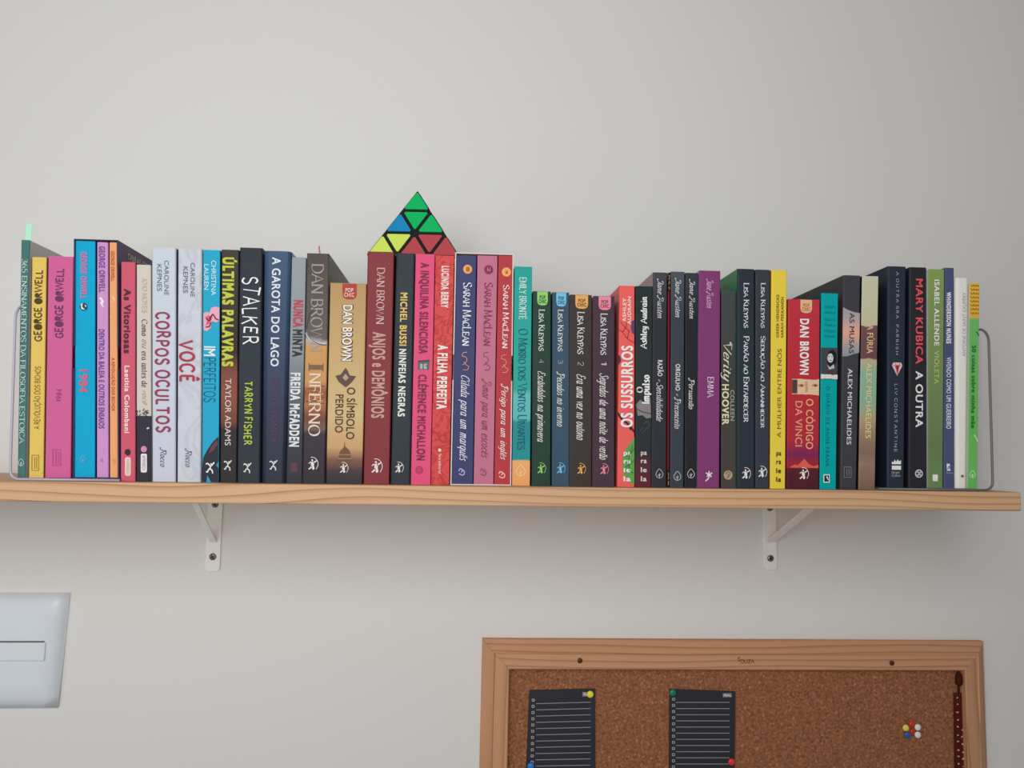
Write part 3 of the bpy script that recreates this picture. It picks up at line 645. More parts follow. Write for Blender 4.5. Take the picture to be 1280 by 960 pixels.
def pin(label, px, py, c, r=0.0042, off=0.0035, tilt=(0, 0)):
    p = at(px, py, -(YC+off+.004)); Y0 = -(YC+off)
    o = empty('push_pin', (p.x, Y0, p.z), label, 'push pin', 'push pins stuck in the cork board', rot=(tilt[0], 0, tilt[1]))
    lathe('head', [(r*.25, -.0046), (r*.7, -.0043), (r*.95, -.0034), (r, -.0026), (r*.86, -.0014), (r*.5, -.0004), (r*.4, .0006)], 'y', mat(c, .3, .5), o, 20)
    lathe('needle', [(.0005, 0), (.0005, .004), (.0001, .007)], 'y', mat((170, 170, 170), .3, .5, .8), o, 8)
pin('yellow pin at the top right corner of the left notepad', 738, 868.3, (222, 190, 60))
pin('blue pin at the left edge of the left notepad', 663.5, 958.5, (40, 105, 175))
pin('green pin at the top left corner of the right notepad', 841.5, 866.3, (20, 110, 85))
pin('red pin at the right edge of the right notepad', 915, 953, (205, 50, 55))
pin('yellow pin on bare cork, upper left of the pin cluster', 1133, 910.3, (236, 184, 84), .0041, 0.0008)
pin('upper red pin on bare cork, top middle of the pin cluster', 1140.5, 905.5, (190, 45, 42), .0036, 0.0008)
pin('lower red pin on bare cork, in the heart of the pin cluster', 1141.3, 914.5, (180, 42, 40), .0032, 0.0004)
pin('white pin on bare cork, upper right of the pin cluster', 1148, 909.5, (226, 214, 204), .0040, 0.0008)
pin('white pin on bare cork, lower right of the pin cluster', 1148, 919, (218, 206, 196), .0040, 0.0008)
pin('blue pin on bare cork, lower left of the pin cluster', 1135, 919.3, (38, 84, 140), .0040, 0.0008)
# the dark strip tucked along the right rail
Y = -(YC+.0012); c = at(1203, 843, Y); st = empty('bookmark_strip', c, 'dark maroon strip with pale marks and a tassel beside the right frame rail', 'bookmark')
v = [at(1191.5, 866, Y), at(1203.5, 866, Y), at(1208.5, 1010, Y), at(1193.5, 1010, Y)]
v = [p-c for p in v]; V = v+[p+Vector((0, -.0009, 0)) for p in v]
mesh('strip', V, [(0, 1, 2, 3), (4, 5, 6, 7), (0, 1, 5, 4), (1, 2, 6, 5), (2, 3, 7, 6), (3, 0, 4, 7)], mat((72, 34, 30), .6), st)
tube('tassel_cord', [at(1198.6, 866.5, Y-.0012)-c, at(1198.2, 858, Y-.0018)-c, at(1198, 851, Y-.0016)-c], .0011, mat((58, 30, 26), .8), st)
lathe('tassel', [(.001, .0078), (.0034, .005), (.0042, 0), (.0042, -.006), (.003, -.0085), (.001, -.009)], 'z', mat((60, 34, 28), .9), st, 12, loc=at(1198.5, 847.5, Y-.0030)-c)
V, Fc = [], []; rn = random.Random(3)
for k in range(13):
    for col in (0, 1):
        if col and k < 4: continue
        x = 1196.6+k*.2+col*5.4; y = 872+k*9.2+col*3
        ribbon([(x-rn.uniform(.6, 1.6), y+rn.uniform(-1.2, 1.2)), (x+rn.uniform(.4, 1.4), y+rn.uniform(-1.4, 1.4))], rn.uniform(1, 2), V, Fc)
mesh('printed_marks', [at(p[0], p[1], Y-.0012-p[2])-c for p in V], Fc, mat((176, 150, 138), .6), st)

# ------------------------------------------------------------------ slipcases
class Case(Face):
    def __init__(s, q, color, label, inside, depth=0.15, base=0.0, front=None, notch=None, name='slipcase'):
        global KA
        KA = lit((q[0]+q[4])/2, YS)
        s.q = (q[0], q[1], q[3], q[4]); s.yT, s.yB = q[2], q[5]; Y = YS; zb = ZS+base+0.0002
        TL, TR, BL, BR = at(q[0], q[2], Y), at(q[1], q[2], Y), at(q[3], q[5], Y), at(q[4], q[5], Y)
        BL.z = BR.z = zb; TL.z = TR.z = (TL.z+TR.z)/2; g = .0002
        for p in (TL, BL): p.x += g
        for p in (TR, BR): p.x -= g
        c = Vector(((BL.x+BR.x)/2, Y, zb)); s.h = h = TL.z-zb; s.c = c; s.D = depth
        s.TL, s.TR, s.BL, s.BR = TL-c, TR-c, BL-c, BR-c
        s.root = empty(name, c, label, 'slipcase', 'slipcases holding box sets')
        m, mf = mat(color, .4), mat(front or color, .5); T = s.T = 0.0011; D = depth
        def side(xb, xt, t_, nm):
            pts = [(0, 0)]
            if notch:
                z0, r = notch(h); pts += [(r*math.sin(a), z0-r*math.cos(a)) for a in [k*math.pi/10 for k in range(11)]]
            pts += [(0, h), (D, h), (D, 0)]; n = len(pts)
            V = [(xb+(xt-xb)*z/h, y, z) for y, z in pts]+[(xb+(xt-xb)*z/h+t_, y, z) for y, z in pts]
            Fc = [tuple(range(n)), tuple(range(n, 2*n))]+[(i, (i+1) % n, (i+1) % n+n, i+n) for i in range(n)]
            mi = [0, 0]+[1 if pts[i][0] < D and pts[(i+1) % n][0] < D else 0 for i in range(n)]
            mesh(nm, V, Fc, [m, mf], s.root, mi)
        side(s.BL.x, s.TL.x, T, 'side_panel'); side(s.BR.x-T, s.TR.x-T, T, 'side_panel')
        def slab(nm, xa, xb_, y0, z0, z1):
            v, f = boxvf(xa, xb_, y0, D, z0, z1); mi = [1 if k == 2 else 0 for k in range(6)]
            mesh(nm, v, f, [m, mf], s.root, mi)
        e = .00005
        slab('top_panel', s.TL.x+T+e, s.TR.x-T-e, 0, h-T, h); slab('bottom_panel', s.BL.x+T+e, s.BR.x-T-e, 0, 0, T)
        mesh('back_panel', [(s.BL.x+T+e, D-T, T), (s.BR.x-T-e, D-T, T), (s.TR.x-T-e, D-T, h-T), (s.TL.x+T+e, D-T, h-T), (s.BL.x+T+e, D, T), (s.BR.x-T-e, D, T), (s.TR.x-T-e, D, h-T), (s.TL.x+T+e, D, h-T)],
             [(0, 1, 2, 3), (4, 5, 6, 7), (0, 1, 5, 4), (1, 2, 6, 5), (2, 3, 7, 6), (3, 0, 4, 7)], m, s.root)
# ------------------------------------------------------------------ the row of books, left to right
K = (48, 50, 55)
b = Book((26, 37.2, 300, 21.4, 32.2, 593.8), (74, 116, 112), 'thin grey-green book with pale serif lettering, first at the left end of the row', side=(196, 192, 188), base=BT, depth=.15)
b.text('title_lettering', '365 ENSINAMENTOS DA FILOSOFIA ESTOICA', 324, 553, .22, .82, (186, 206, 200), 'serif'); b.leaf(27, 575.5, 7, (190, 208, 200))
first = b
b = Book((39.6, 58.2, 321.5, 35.6, 54.4, 593.8), (222, 190, 100), 'yellow book with blobby dark hand lettering, second from the left end', side=(150, 110, 80), base=BT, dy=.002)
b.text('author_lettering', 'GEORGE ORWELL', 338, 427, .26, .74, (82, 68, 40), 'blob', 'U'); b.text('title_lettering', 'A REVOLUÇÃO DOS BICHOS', 458, 535, .36, .72, (112, 90, 50), 'hand', 'U')
b.box_logo(40.3, 566.5, 49, 585, (150, 122, 60))
b = Book((59.8, 91.8, 320.5, 55.8, 88.6, 594.2), (203, 100, 150), 'thick magenta-pink book with dark blobby hand lettering beside the yellow one', side=(140, 50, 100), base=BT, dy=.002)
b.text('author_lettering', 'GEORGE ORWELL', 336, 423, .33, .62, (108, 58, 98), 'blob', 'U'); b.text('title_lettering', '1984', 486, 501, .42, .6, (140, 62, 110), 'hand', 'U')
b.box_logo(66.5, 560, 76, 579, (182, 84, 136))
# purple slipcase with three books
cs = Case((92, 147.7, 299.3, 90.3, 149.2, 598.6), (94, 76, 108), 'dark purple slipcase holding three small books, left part of the row', 3, base=BT, front=(62, 58, 84), notch=lambda h: (h*.5, .011), depth=.14)
V, Fc = sans_shape('OBRAS DE', 0); H = cap_height(); xm = max(p[0] for p in V)
def sidept(t, hgt): z = cs.h-.0135+hgt*.0062; return (cs.BR.x+(cs.TR.x-cs.BR.x)*z/cs.h+.0004, .021+.05*t, z)
mesh('side_lettering', [sidept(x/xm, y/H) for x, y, *_ in V], Fc, mat((206, 190, 160)), cs.root)['label'] = 'cream lettering along the top of its side'
B2 = BT+cs.T
b = Book((93.8, 119.2, 301.3, 92.6, 119, 593), (28, 164, 205), 'cyan book with pink lettering, left one in the purple slipcase', base=B2, dy=.0015, depth=.13, side=(40, 60, 110))
b.text('author_lettering', 'GEORGE ORWELL', 315, 374, .3, .6, (206, 112, 160), 'sans', bold=.035); b.disc('picture', 104.7, 384, 5, (40, 70, 90)); b.poly('picture', [(101, 381), (104, 379.5), (103, 384), (107, 388), (102, 387)], (210, 220, 225), .0006); b.poly('picture', [(106, 381), (109, 383), (107, 385)], (190, 200, 205), .0006)
b.text('title_lettering', '1984', 462, 490, .26, .66, (205, 100, 128), 'sans', bold=.03); b.leaf(104.5, 571.5, 7, (110, 170, 215))
b = Book((120.8, 135.2, 302.8, 120.6, 136, 593), (201, 146, 198), 'lilac book with violet lettering and a white bird, middle one in the purple slipcase', base=B2, dy=.0015, depth=.13, side=(90, 60, 120))
b.text('author_lettering', 'GEORGE ORWELL', 308, 366, .22, .72, (116, 86, 146), bold=.03); b.poly('picture', [(123.5, 373), (127, 372), (130.5, 377), (128.5, 381), (131, 385), (127.5, 383), (125, 379), (127, 377)], (232, 226, 236))
b.text('title_lettering', 'DENTRO DA BALEIA E OUTROS ENSAIOS', 412, 534, .2, .66, (98, 74, 144), bold=.015); b.disc('publisher_emblem', 127.5, 572.5, 2, (170, 120, 180))
b = Book((136.2, 146.4, 303, 137, 147.6, 593), (232, 164, 112), 'orange book with rust lettering, right one in the purple slipcase', base=B2, dy=.0015, depth=.13, side=(90, 50, 80))
b.text('author_lettering', 'GEORGE ORWELL', 314, 352, .24, .68, (192, 96, 66), bold=.015); b.poly('picture', [(140, 372), (143, 371), (144.5, 375), (142.5, 379), (142, 375)], (240, 190, 150))
b.text('title_lettering', 'A REVOLUÇÃO DOS BICHOS', 447, 512, .3, .68, (188, 92, 64), bold=.015); b.swirl(142.5, 573, 4, (240, 140, 110))
b = Book((150.9, 169.4, 327.5, 150.6, 169.6, 596), (203, 92, 112), 'rose-pink book with dark and white lettering right of the purple slipcase', side=(120, 40, 60), base=0, dy=.001, depth=.14)
b.text('title_lettering', 'As Vitoriosas', 361, 441, .24, .68, (84, 48, 62), bold=.035); b.text('author_lettering', 'Laetitia Colombani', 456, 538, .3, .62, (238, 214, 208), bold=.035)
b.disc('publisher_dot', 160, 561, 3.9, (66, 44, 52)); b.poly('publisher_panel', [(156.8+1.5, 567), (163.2-1, 567), (164, 568.5), (164, 587.5), (162.7, 589.3), (157.8, 589.3), (156.5, 587.5), (156.5, 568.5)], (226, 206, 194)); b.text('publisher_lettering', 'INTRÍNSECA', 569.5, 587, .42, .6, (190, 150, 140))
b = Book((170.2, 188.6, 331, 170.2, 189.4, 600.6), (206, 198, 188), 'cream book whose lowest third is dark, beside the rose-pink one', depth=.14,
         grad=[(331, (206, 198, 188)), (519.6, (206, 198, 188)), (520.2, (58, 58, 68)), (601, (56, 56, 64))])
b.text('author_lettering', 'JOJO MOYES', 348, 392, .42, .74, (182, 176, 168), 'serif')
b.text('title_lettering', 'Como', 400, 421, .38, .76, (86, 84, 86), 'serif'); b.text('title_lettering', 'eu', 425, 437, .4, .8, (150, 142, 144), 'script')
b.text('title_lettering', 'era antes de', 440, 485, .38, .76, (86, 84, 86), 'serif'); b.text('title_lettering', 'você', 489, 507, .42, .76, (170, 150, 158), 'script')
rn = random.Random(5)
b.pen('floral_border', [[(x, y), (x+rn.uniform(-2, 2), y+rn.uniform(-2.4, 2.4)), (x+rn.uniform(-2.5, 2.5), y+rn.uniform(-3, 3))] for x, y in [(172+rn.uniform(0, 14.5), rn.uniform(513, 518)) for _ in range(16)]], .8, (58, 58, 68))
b.pen('floral_border', [[(184, 536), (187, 534.5)]], 1.8, (214, 206, 200))
b.disc('publisher_dot', 180, 561, 3.9, (208, 136, 176)); b.poly('publisher_panel', [(177.5, 566.5), (183, 566.5), (184, 568), (184, 588), (182.6, 589.5), (177.4, 589.5), (176, 588), (176, 568)], (226, 222, 226)); b.text('publisher_lettering', 'INTRÍNSECA', 569, 587, .42, .62, (120, 110, 120), 'hand')
b = Book((189.2, 220.0, 309.5, 189.8, 219.6, 601), (210, 220, 230), 'bluish-white book with two crimson brush-lettered words and a coral smudge', side=(90, 96, 106), r=.002,
         grad=[(309, (196, 206, 216)), (450, (197, 204, 217)), (582, (196, 200, 215)), (597, (216, 194, 196)), (601, (222, 184, 180))], warp=.03, depth=.15)
b.text('author_lettering', 'CAROLINE', 326, 370, .53, .71, (98, 104, 116)); b.text('author_lettering', 'KEPNES', 331, 365, .23, .42, (98, 104, 116))
b.text('title_lettering', 'CORPOS OCULTOS', 391, 541, .2, .72, (150, 62, 88), 'brush'); b.text('publisher_lettering', 'Rocco', 559, 583, .36, .6, (70, 72, 80), 'script')
b = Book((222, 252.8, 310.5, 221, 251.2, 601), (199, 203, 213), 'white marbled book with one short red brush-lettered word', side=(200, 200, 208), lside=(70, 74, 80), vein=((180, 184, 196), .6, 22), r=.002)
b.text('author_lettering', 'CAROLINE', 329, 372, .53, .71, (98, 100, 110)); b.text('author_lettering', 'KEPNES', 334, 367, .23, .42, (98, 100, 110))
b.text('title_lettering', 'VOCÊ', 426, 478, .12, .66, (168, 58, 78), 'brush'); b.text('publisher_lettering', 'Rocco', 560, 583, .36, .6, (70, 72, 80), 'script')
b = Book((253.6, 275.4, 312.5, 252.3, 273.6, 601), (42, 164, 200), 'sky-blue book with a pink blossom and dark leaves at its foot', side=(40, 44, 60), r=.0008)
b.text('author_lettering', 'CHRISTINA', 326, 370, .5, .78, (206, 232, 240)); b.text('author_lettering', 'LAUREN', 331, 363, .08, .34, (206, 232, 240))
b.poly('blossom', [(254, 393), (258, 391), (262, 392), (264, 386), (269, 384), (274.6, 385), (274.6, 402), (270, 404), (265, 402), (264, 410), (259, 415), (254.6, 414)], (228, 168, 184))
b.poly('blossom', [(256, 398), (261, 395), (265, 399), (262, 406), (257, 408), (259, 402)], (206, 100, 120), .0006); b.pen('blossom_shade', [[(258, 399), (262, 402), (266, 394), (270, 399), (274, 401)], [(262, 402), (263, 396)], [(257, 410), (262, 409), (264, 404)]], 1.5, (130, 40, 66), .0008)
b.text('title_lettering', 'IM', 434, 446, .1, .76, (224, 238, 242), bold=-.012); b.text('title_lettering', 'PERFEITOS', 448, 503, .1, .76, (24, 60, 86), 'thin')
b.poly('dark_leaves', [(273.4, 545), (266, 552), (259, 562), (254, 571), (252.8, 584), (252.6, 600.6), (258, 600.6), (259, 592), (264, 600.6), (273.4, 600.6), (273.5, 584), (270.5, 580), (273.5, 575)], (48, 48, 60)); b.poly('dark_leaves', [(272, 549), (264, 558), (261, 566), (268, 562), (273, 554)], (104, 62, 80), .0006)
b.runner(263, 583.5, 11, (226, 230, 232))
b = Book((276.4, 298.8, 312.2, 274.6, 295.8, 601.2), (66, 58, 54), 'dark brown book with lime capitals over a glowing red-brown patch', dy=.001,
         grad=[(312, (70, 64, 58)), (440, (58, 50, 48)), (466, (128, 78, 66)), (495, (140, 82, 68)), (524, (116, 70, 60)), (535, (56, 50, 52)), (602, (54, 52, 54))], warp=.004)
b.text('title_lettering', 'ÚLTIMAS PALAVRAS', 322, 459, .12, .72, (190, 196, 72), bold=.05); b.text('author_lettering', 'TAYLOR ADAMS', 474, 556, .3, .64, (216, 208, 202)); b.runner(285, 580.5, 10, (212, 212, 210))
b = Book((299.2, 328.2, 309.7, 296, 324.8, 602), (56, 61, 69), 'near-black book with scrawled white hand lettering and lime author name', r=.002, rough=.5)
b.text('title_lettering', 'STALKER', 347, 432, .2, .82, (228, 230, 230), 'scrawl'); b.text('author_lettering', 'TARRYN FISHER', 478, 556, .3, .62, (178, 192, 66), 'brush'); b.runner(309.5, 584, 10, (216, 216, 212))
b = Book((329.2, 364.2, 313.8, 326, 356.6, 602), (62, 84, 114), 'dark blue book with round spine and bold white capitals', r=.005, rough=.35, side=(140, 160, 180),
         grad=[(313, (66, 88, 118)), (430, (58, 74, 102)), (520, (54, 60, 80)), (602, (48, 54, 66))])
b.text('title_lettering', 'A GAROTA DO LAGO', 322, 459, .33, .63, (214, 222, 230), bold=.02); b.text('author_lettering', 'CHARLIE DONLEA', 472, 553, .42, .63, (92, 62, 92), bold=.01); b.runner(342, 580.5, 10, (206, 210, 212))
b = Book((364.6, 382.8, 321.7, 357.6, 377.4, 602.4), (150, 158, 164), 'grey book fading to charcoal with red and black title', dy=.003, lside=(190, 196, 202),
         grad=[(321, (146, 156, 162)), (440, (140, 148, 154)), (500, (92, 98, 106)), (545, (66, 66, 76)), (602, (58, 58, 68))], r=.0008)
b.text('title_lettering', 'NUNCA', 376, 410, .22, .84, (188, 66, 82), bold=.04); b.text('title_lettering', 'MINTA', 413, 447, .22, .84, (52, 50, 54), bold=.04)
b.text('author_lettering', 'FREIDA McFADDEN', 467, 558, .16, .76, (216, 222, 224), bold=.045); b.poly('publisher_emblem', [(363.5, 578), (372, 578), (372, 588.5), (363.2, 588.5)], (96, 62, 70))
b = Book((383.4, 411.6, 316.8, 377.8, 406, 602.6), (82, 74, 72), 'thick brown and amber book with a city picture and thin serif lettering', side=(126, 124, 120), depth=.145,
         grad=[(316, (84, 76, 74)), (414, (100, 92, 90)), (419, (178, 172, 172)), (424, (176, 160, 140)), (427, (200, 152, 92)), (470, (196, 146, 92)), (484, (150, 88, 66)), (498, (170, 112, 78)), (516, (120, 72, 58)), (528, (112, 96, 90)), (535, (62, 58, 64)), (603, (56, 52, 58))], warp=.012)
b.text('author_lettering', 'DAN BROWN', 330, 441, .25, .76, (160, 150, 142), 'serif')
b.pen('cable', [[(383, 412), (387, 394), (395, 385)], [(382, 416), (389, 425), (399, 431), (408, 432)]], .9, (70, 62, 60)); b.pen('torn_edge', [[(382.3, 417), (387, 424), (396, 429), (408, 431)]], 2.6, (190, 186, 188), .0005)
rn = random.Random(2); b.pen('city_picture', [[(381+rn.uniform(0, 20), y), (381+rn.uniform(6, 26), y+rn.uniform(-1, 1))] for y in [484+k*2.6 for k in range(14)]], 1.4, (128, 74, 58), .0004); b.pen('city_picture', [[(381+rn.uniform(0, 18), y), (383+rn.uniform(4, 22), y)] for y in [493+k*2.2 for k in range(7)]], 1.2, (206, 160, 100), .0005)
b.text('title_lettering', 'I', 455, 465, .18, .84, (122, 96, 76), 'serif', lift=.0007); b.text('title_lettering', 'NFERNO', 467, 545, .24, .74, (222, 204, 184), 'serif', lift=.0007); b.archer(391.5, 578.5, 13, (224, 222, 220))
inferno = b
b = Book((412.4, 458.4, 354, 407.2, 453, 603.6), (192, 162, 112), 'short thick tan book with a domed building picture and red badge', side=(120, 90, 60), dy=.001, depth=.125,
         grad=[(354, (178, 144, 98)), (430, (192, 162, 112)), (520, (204, 178, 132)), (560, (196, 156, 112)), (574, (128, 92, 80)), (588, (76, 62, 64)), (604, (56, 54, 60))])
b.badge(354.3, 374.5, .34, .73, (170, 66, 62), (226, 196, 170))
b.text('author_outline', 'DAN BROWN', 381.5, 452.5, .36, .64, (96, 72, 60), bold=.055, lift=.0004); b.text('author_lettering', 'DAN BROWN', 382, 452, .375, .625, (236, 232, 226), bold=.015, lift=.0007)
b.poly('emblem', [(419, 471), (426, 469), (429.5, 464), (432, 460.5), (434.5, 464), (437, 470), (445.5, 471), (440, 478), (436, 482), (432, 485), (428, 482), (423, 478)], (92, 74, 62)); b.poly('emblem', [(432, 468), (436, 473), (432, 477), (428, 473)], (178, 152, 130), .0006)
b.text('title_lettering', 'O SÍMBOLO', 485, 549, .53, .75, (84, 58, 40), bold=.01); b.text('title_lettering', 'PERDIDO', 494, 541, .22, .43, (84, 58, 40), bold=.01)
b.poly('domed_building', [(430.6, 551), (431.4, 558), (434, 560), (437, 563), (438.5, 568), (438.6, 572), (441, 574), (441, 580), (420, 580), (420.5, 574), (423.2, 572), (423.5, 568), (425.5, 563), (428.8, 560), (430, 558)], (112, 84, 62)); b.pen('domed_building', [[(423.5, 568), (438.5, 568)], [(422, 573), (440, 573)]], .9, (170, 136, 104), .0006); b.archer(430, 584, 11, (226, 222, 218))
b = Book((459.2, 493.0, 314.6, 454, 486.8, 605.2), (130, 58, 62), 'maroon book with pale serif author name, under the left corner of the pyramid puzzle', side=(96, 40, 46), lside=(120, 66, 66), r=.0015)
b.text('author_lettering', 'DAN BROWN', 335, 407, .38, .66, (206, 176, 170), 'serif', sc=False); b.text('title_lettering', 'ANJOS e DEMÔNIOS', 417, 524, .27, .73, (196, 152, 140), bold=.03); b.archer(471, 583, 14.5, (226, 214, 210))
anjos = b
b = Book((495, 519, 316.6, 487.6, 513, 605.3), (52, 58, 66), 'slate-black book with yellow then white bold capitals', r=.002)
b.text('author_lettering', 'MICHEL BUSSI', 367, 434, .3, .64, (218, 188, 106), bold=.035); b.text('title_lettering', 'NINFEIAS NEGRAS', 438, 522, .3, .64, (222, 222, 216), bold=.035); b.archer(499, 584.5, 11, (220, 220, 218))
b = Book((519.4, 543.8, 317.6, 513.2, 538.2, 605.8), (217, 82, 122), 'hot-pink book with dark maroon capitals and a small house picture', r=.0006)
b.text('title_lettering', 'A INQUILINA SILENCIOSA', 329, 444, .28, .7, (124, 42, 70), bold=.035); b.poly('house_picture', [(522.5, 453), (536.5, 451), (537, 455), (536, 464), (521.5, 464)], (92, 98, 100)); b.poly('house_picture', [(525, 456.5), (534, 456.5), (533.5, 463), (525, 463)], (160, 172, 166), .0005); b.pen('house_picture', [[(522, 453.5), (537, 452.5)], [(529, 456), (529, 463)], [(532, 459), (534, 459)]], 1, (50, 54, 60), .0007)
b.text('author_lettering', 'CLÉMENCE MICHALLON', 470, 576, .28, .68, (124, 42, 70), bold=.035); b.disc('publisher_emblem', 524, 588, 4.8, (150, 50, 84)); b.disc('publisher_emblem', 524, 588, 3.8, (200, 74, 112), .0005); b.pen('publisher_emblem', [[(521, 588), (524, 586), (527, 588), (524, 590), (521, 588)]], .8, (150, 50, 84), .0007)
b = Book((544.2, 568.2, 319.6, 538.4, 561.6, 606), (208, 78, 76), 'coral-red book with crackled pattern and white condensed capitals', side=(228, 206, 204), vein=((168, 50, 54), .85, 60), r=.0006)
b.text('author_lettering', 'LUCINDA BERRY', 333, 386, .35, .72, (240, 214, 208), bold=.04); b.text('title_lettering', 'A FILHA PERFEITA', 433, 513, .24, .74, (244, 226, 220), bold=.04); b.disc('publisher_emblem', 549.5, 563.5, 2, (240, 214, 208)); b.text('publisher_lettering', 'faro editorial', 568, 592, .4, .55, (240, 214, 208))
# pale slipcase with three romances
cs2 = Case((568.8, 642.3, 316.4, 562.6, 639.2, 606.2), (214, 200, 196), 'off-white slipcase holding three romances in blue, pink and red', 3, front=(214, 202, 198), notch=lambda h: (h*.5, .013), depth=.15)
B3 = cs2.T
tri = []
for q, c, lab, tc_, dot, dc, num, ttl, y0, y1, sgap in (
    ((570.4, 595.8, 319.4, 564, 591.4, 604.9), (64, 68, 108), 'navy-blue romance, left one in the off-white slipcase', (222, 222, 232), (232, 158, 94), (170, 100, 60), '1', 'Cilada para um marquês', 471, 577, 337),
    ((596.6, 622.2, 319.6, 591.8, 617, 605), (186, 112, 136), 'mauve-pink romance, middle one in the off-white slipcase', (126, 48, 82), (126, 52, 86), (200, 120, 150), '2', 'Amor para um escocês', 475, 573, 337.5),
    ((622.8, 641.2, 319.8, 617.4, 638, 605), (174, 62, 68), 'red romance, right one in the off-white slipcase', (240, 222, 218), (238, 166, 100), (170, 90, 50), '3', 'Perigo para um inglês', 481, 575, 340.5)):
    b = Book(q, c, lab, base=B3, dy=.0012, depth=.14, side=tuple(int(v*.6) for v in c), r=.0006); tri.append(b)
    cx = b.xu(.57, sgap); b.disc('number_badge', cx, sgap, 5.8, dot); b.text('number_lettering', num, sgap-2.7, sgap+2.7, .5, .66, dc, d='D', bold=.02, lift=.0007)
    o_ = 3 if num == '3' else 0
    b.text('author_lettering', 'Sarah MacLean', 354+o_, 434+o_, .38, .78, tc_, 'serif', sc=True)
    x = b.xu(.55, 453+o_); b.pen('scroll_ornament', [[(x+2, 442+o_), (x-3, 443+o_), (x-4, 447+o_), (x, 448+o_), (x+2, 452+o_), (x-1, 456+o_), (x-4, 458+o_)], [(x-3, 464+o_), (x+2, 464+o_), (x+4, 460+o_), (x+1, 458+o_), (x-2, 454+o_)]], .75, (222, 150, 130) if num != '2' else (130, 60, 90))
    b.text('title_lettering', ttl, y0, y1, .36, .76, tc_, 'script'); b.swirl(b.xu(.46, 590), 590+o_, 7, (170, 170, 196) if num == '1' else (150, 80, 116) if num == '2' else (236, 180, 170))
b = Book((642.9, 665.4, 333.3, 639.8, 662.6, 606), (44, 158, 150), 'teal book with orange foot and misty hills picture', side=(20, 60, 60), r=.0006,
         grad=[(333, (40, 156, 146)), (485, (52, 160, 152)), (492, (96, 180, 180)), (522, (92, 178, 182)), (526, (48, 134, 142)), (572.6, (40, 140, 142)), (573.2, (232, 166, 106)), (607, (222, 156, 98))], warp=.004)
b.text('author_lettering', 'EMILY BRONTË', 347, 400, .3, .68, (214, 232, 224), 'serif'); b.text('title_lettering', 'O Morro dos Ventos Uivantes', 412, 562, .28, .78, (20, 92, 106), 'serif', sc=True); b.leaf(651, 588, 11, (246, 214, 170))
for q, c, tc_, lab, ink, n_, ttl, ya, yb, yn, y0, y1, dy in (
    ((665.8, 689, 364.3, 664.1, 688.4, 604.2), (44, 66, 58), (140, 200, 112), 'dark green small book with light green badge and script title', (50, 90, 50), '4', 'Escândalos na primavera', 387, 439, 451.5, 464, 551, .001),
    ((690, 711.8, 365.6, 689.3, 711.8, 602.8), (60, 82, 100), (112, 184, 218), 'dark blue small book with sky-blue badge and script title', (50, 90, 120), '3', 'Pecados no inverno', 387, 439, 452, 464, 531, .004),
    ((712.4, 740.2, 368.6, 712.4, 739.6, 605.4), (64, 58, 56), (218, 162, 96), 'dark brown small book with orange badge and script title', (120, 80, 40), '2', 'Era uma vez no outono', 390, 443, 455, 468, 549, 0),
    ((741.8, 768.4, 370.2, 741, 768.2, 605.8), (72, 58, 68), (228, 134, 152), 'dark plum small book with pink badge and script title', (130, 60, 80), '1', 'Segredos de uma noite de verão', 392, 444, 454.5, 467, 573, 0)):
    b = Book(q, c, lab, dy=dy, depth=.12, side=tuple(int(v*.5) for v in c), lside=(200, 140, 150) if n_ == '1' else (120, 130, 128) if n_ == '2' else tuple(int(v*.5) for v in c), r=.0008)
    b.badge(q[2], q[2]+17.5, .24, .82, tc_, ink)
    b.text('author_lettering', 'Lisa Kleypas', ya, yb, .34, .66, (214, 214, 214), 'serif', sc=True); b.text('volume_lettering', n_, yn-2.4, yn+2.4, .36, .62, (176, 176, 178), 'thin')
    b.text('title_lettering', ttl, y0, y1, .3, .7, (218, 214, 212), 'swash'); b.archer(b.xu(.52, 583), q[5]-21.5, 11, tc_)
b = Book((774.2, 793.6, 357.2, 771.2, 793.4, 606.8), (222, 96, 92), 'coral book with black branches and a green tree at its foot', side=(222, 104, 98), r=.001, depth=.15)
b.text('author_lettering', 'ASHLEY', 373, 403, .22, .44, (240, 208, 200), d='U', bold=.02); b.text('author_lettering', 'AUDRAIN', 371, 406, .54, .76, (240, 208, 200), d='U', bold=.02)
b.pen('branches', [[(771.8, 412), (778, 416), (784, 424), (793, 429)], [(775, 402), (780, 409), (787, 415)], [(778, 416), (783, 407), (781, 402)], [(784, 424), (786, 414)]], .7, (120, 48, 50)); b.pen('branches', [[(771.5, 516), (777, 524), (785, 530), (793.4, 540)], [(785, 530), (789, 537)]], 2.4, (58, 40, 44))
b.poly('purple_blot', [(789.5, 402), (793.4, 400), (793.4, 418), (790, 417), (788.5, 410)], (92, 62, 110)); b.poly('purple_blot', [(771.8, 444), (775, 446), (776, 452), (772, 458)], (70, 44, 70))
b.text('title_lettering', 'OS SUSSURROS', 433, 534, .18, .86, (246, 232, 224), d='U', bold=.03, lift=.0009)
b.poly('green_tree', [(793.3, 546), (788, 553), (782, 560), (778, 570), (778, 586), (781, 594), (785, 599), (790, 603), (793.2, 604)], (92, 150, 76)); b.pen('green_tree', [[(793, 560), (787, 567), (780, 570)], [(793, 574), (786, 580), (779, 584)], [(792, 590), (787, 586), (786, 572), (791, 556)]], .8, (54, 96, 54), .0006); b.stack((562.5, 572.5, 583, 594), .36, .78, (240, 226, 216), 5.6)
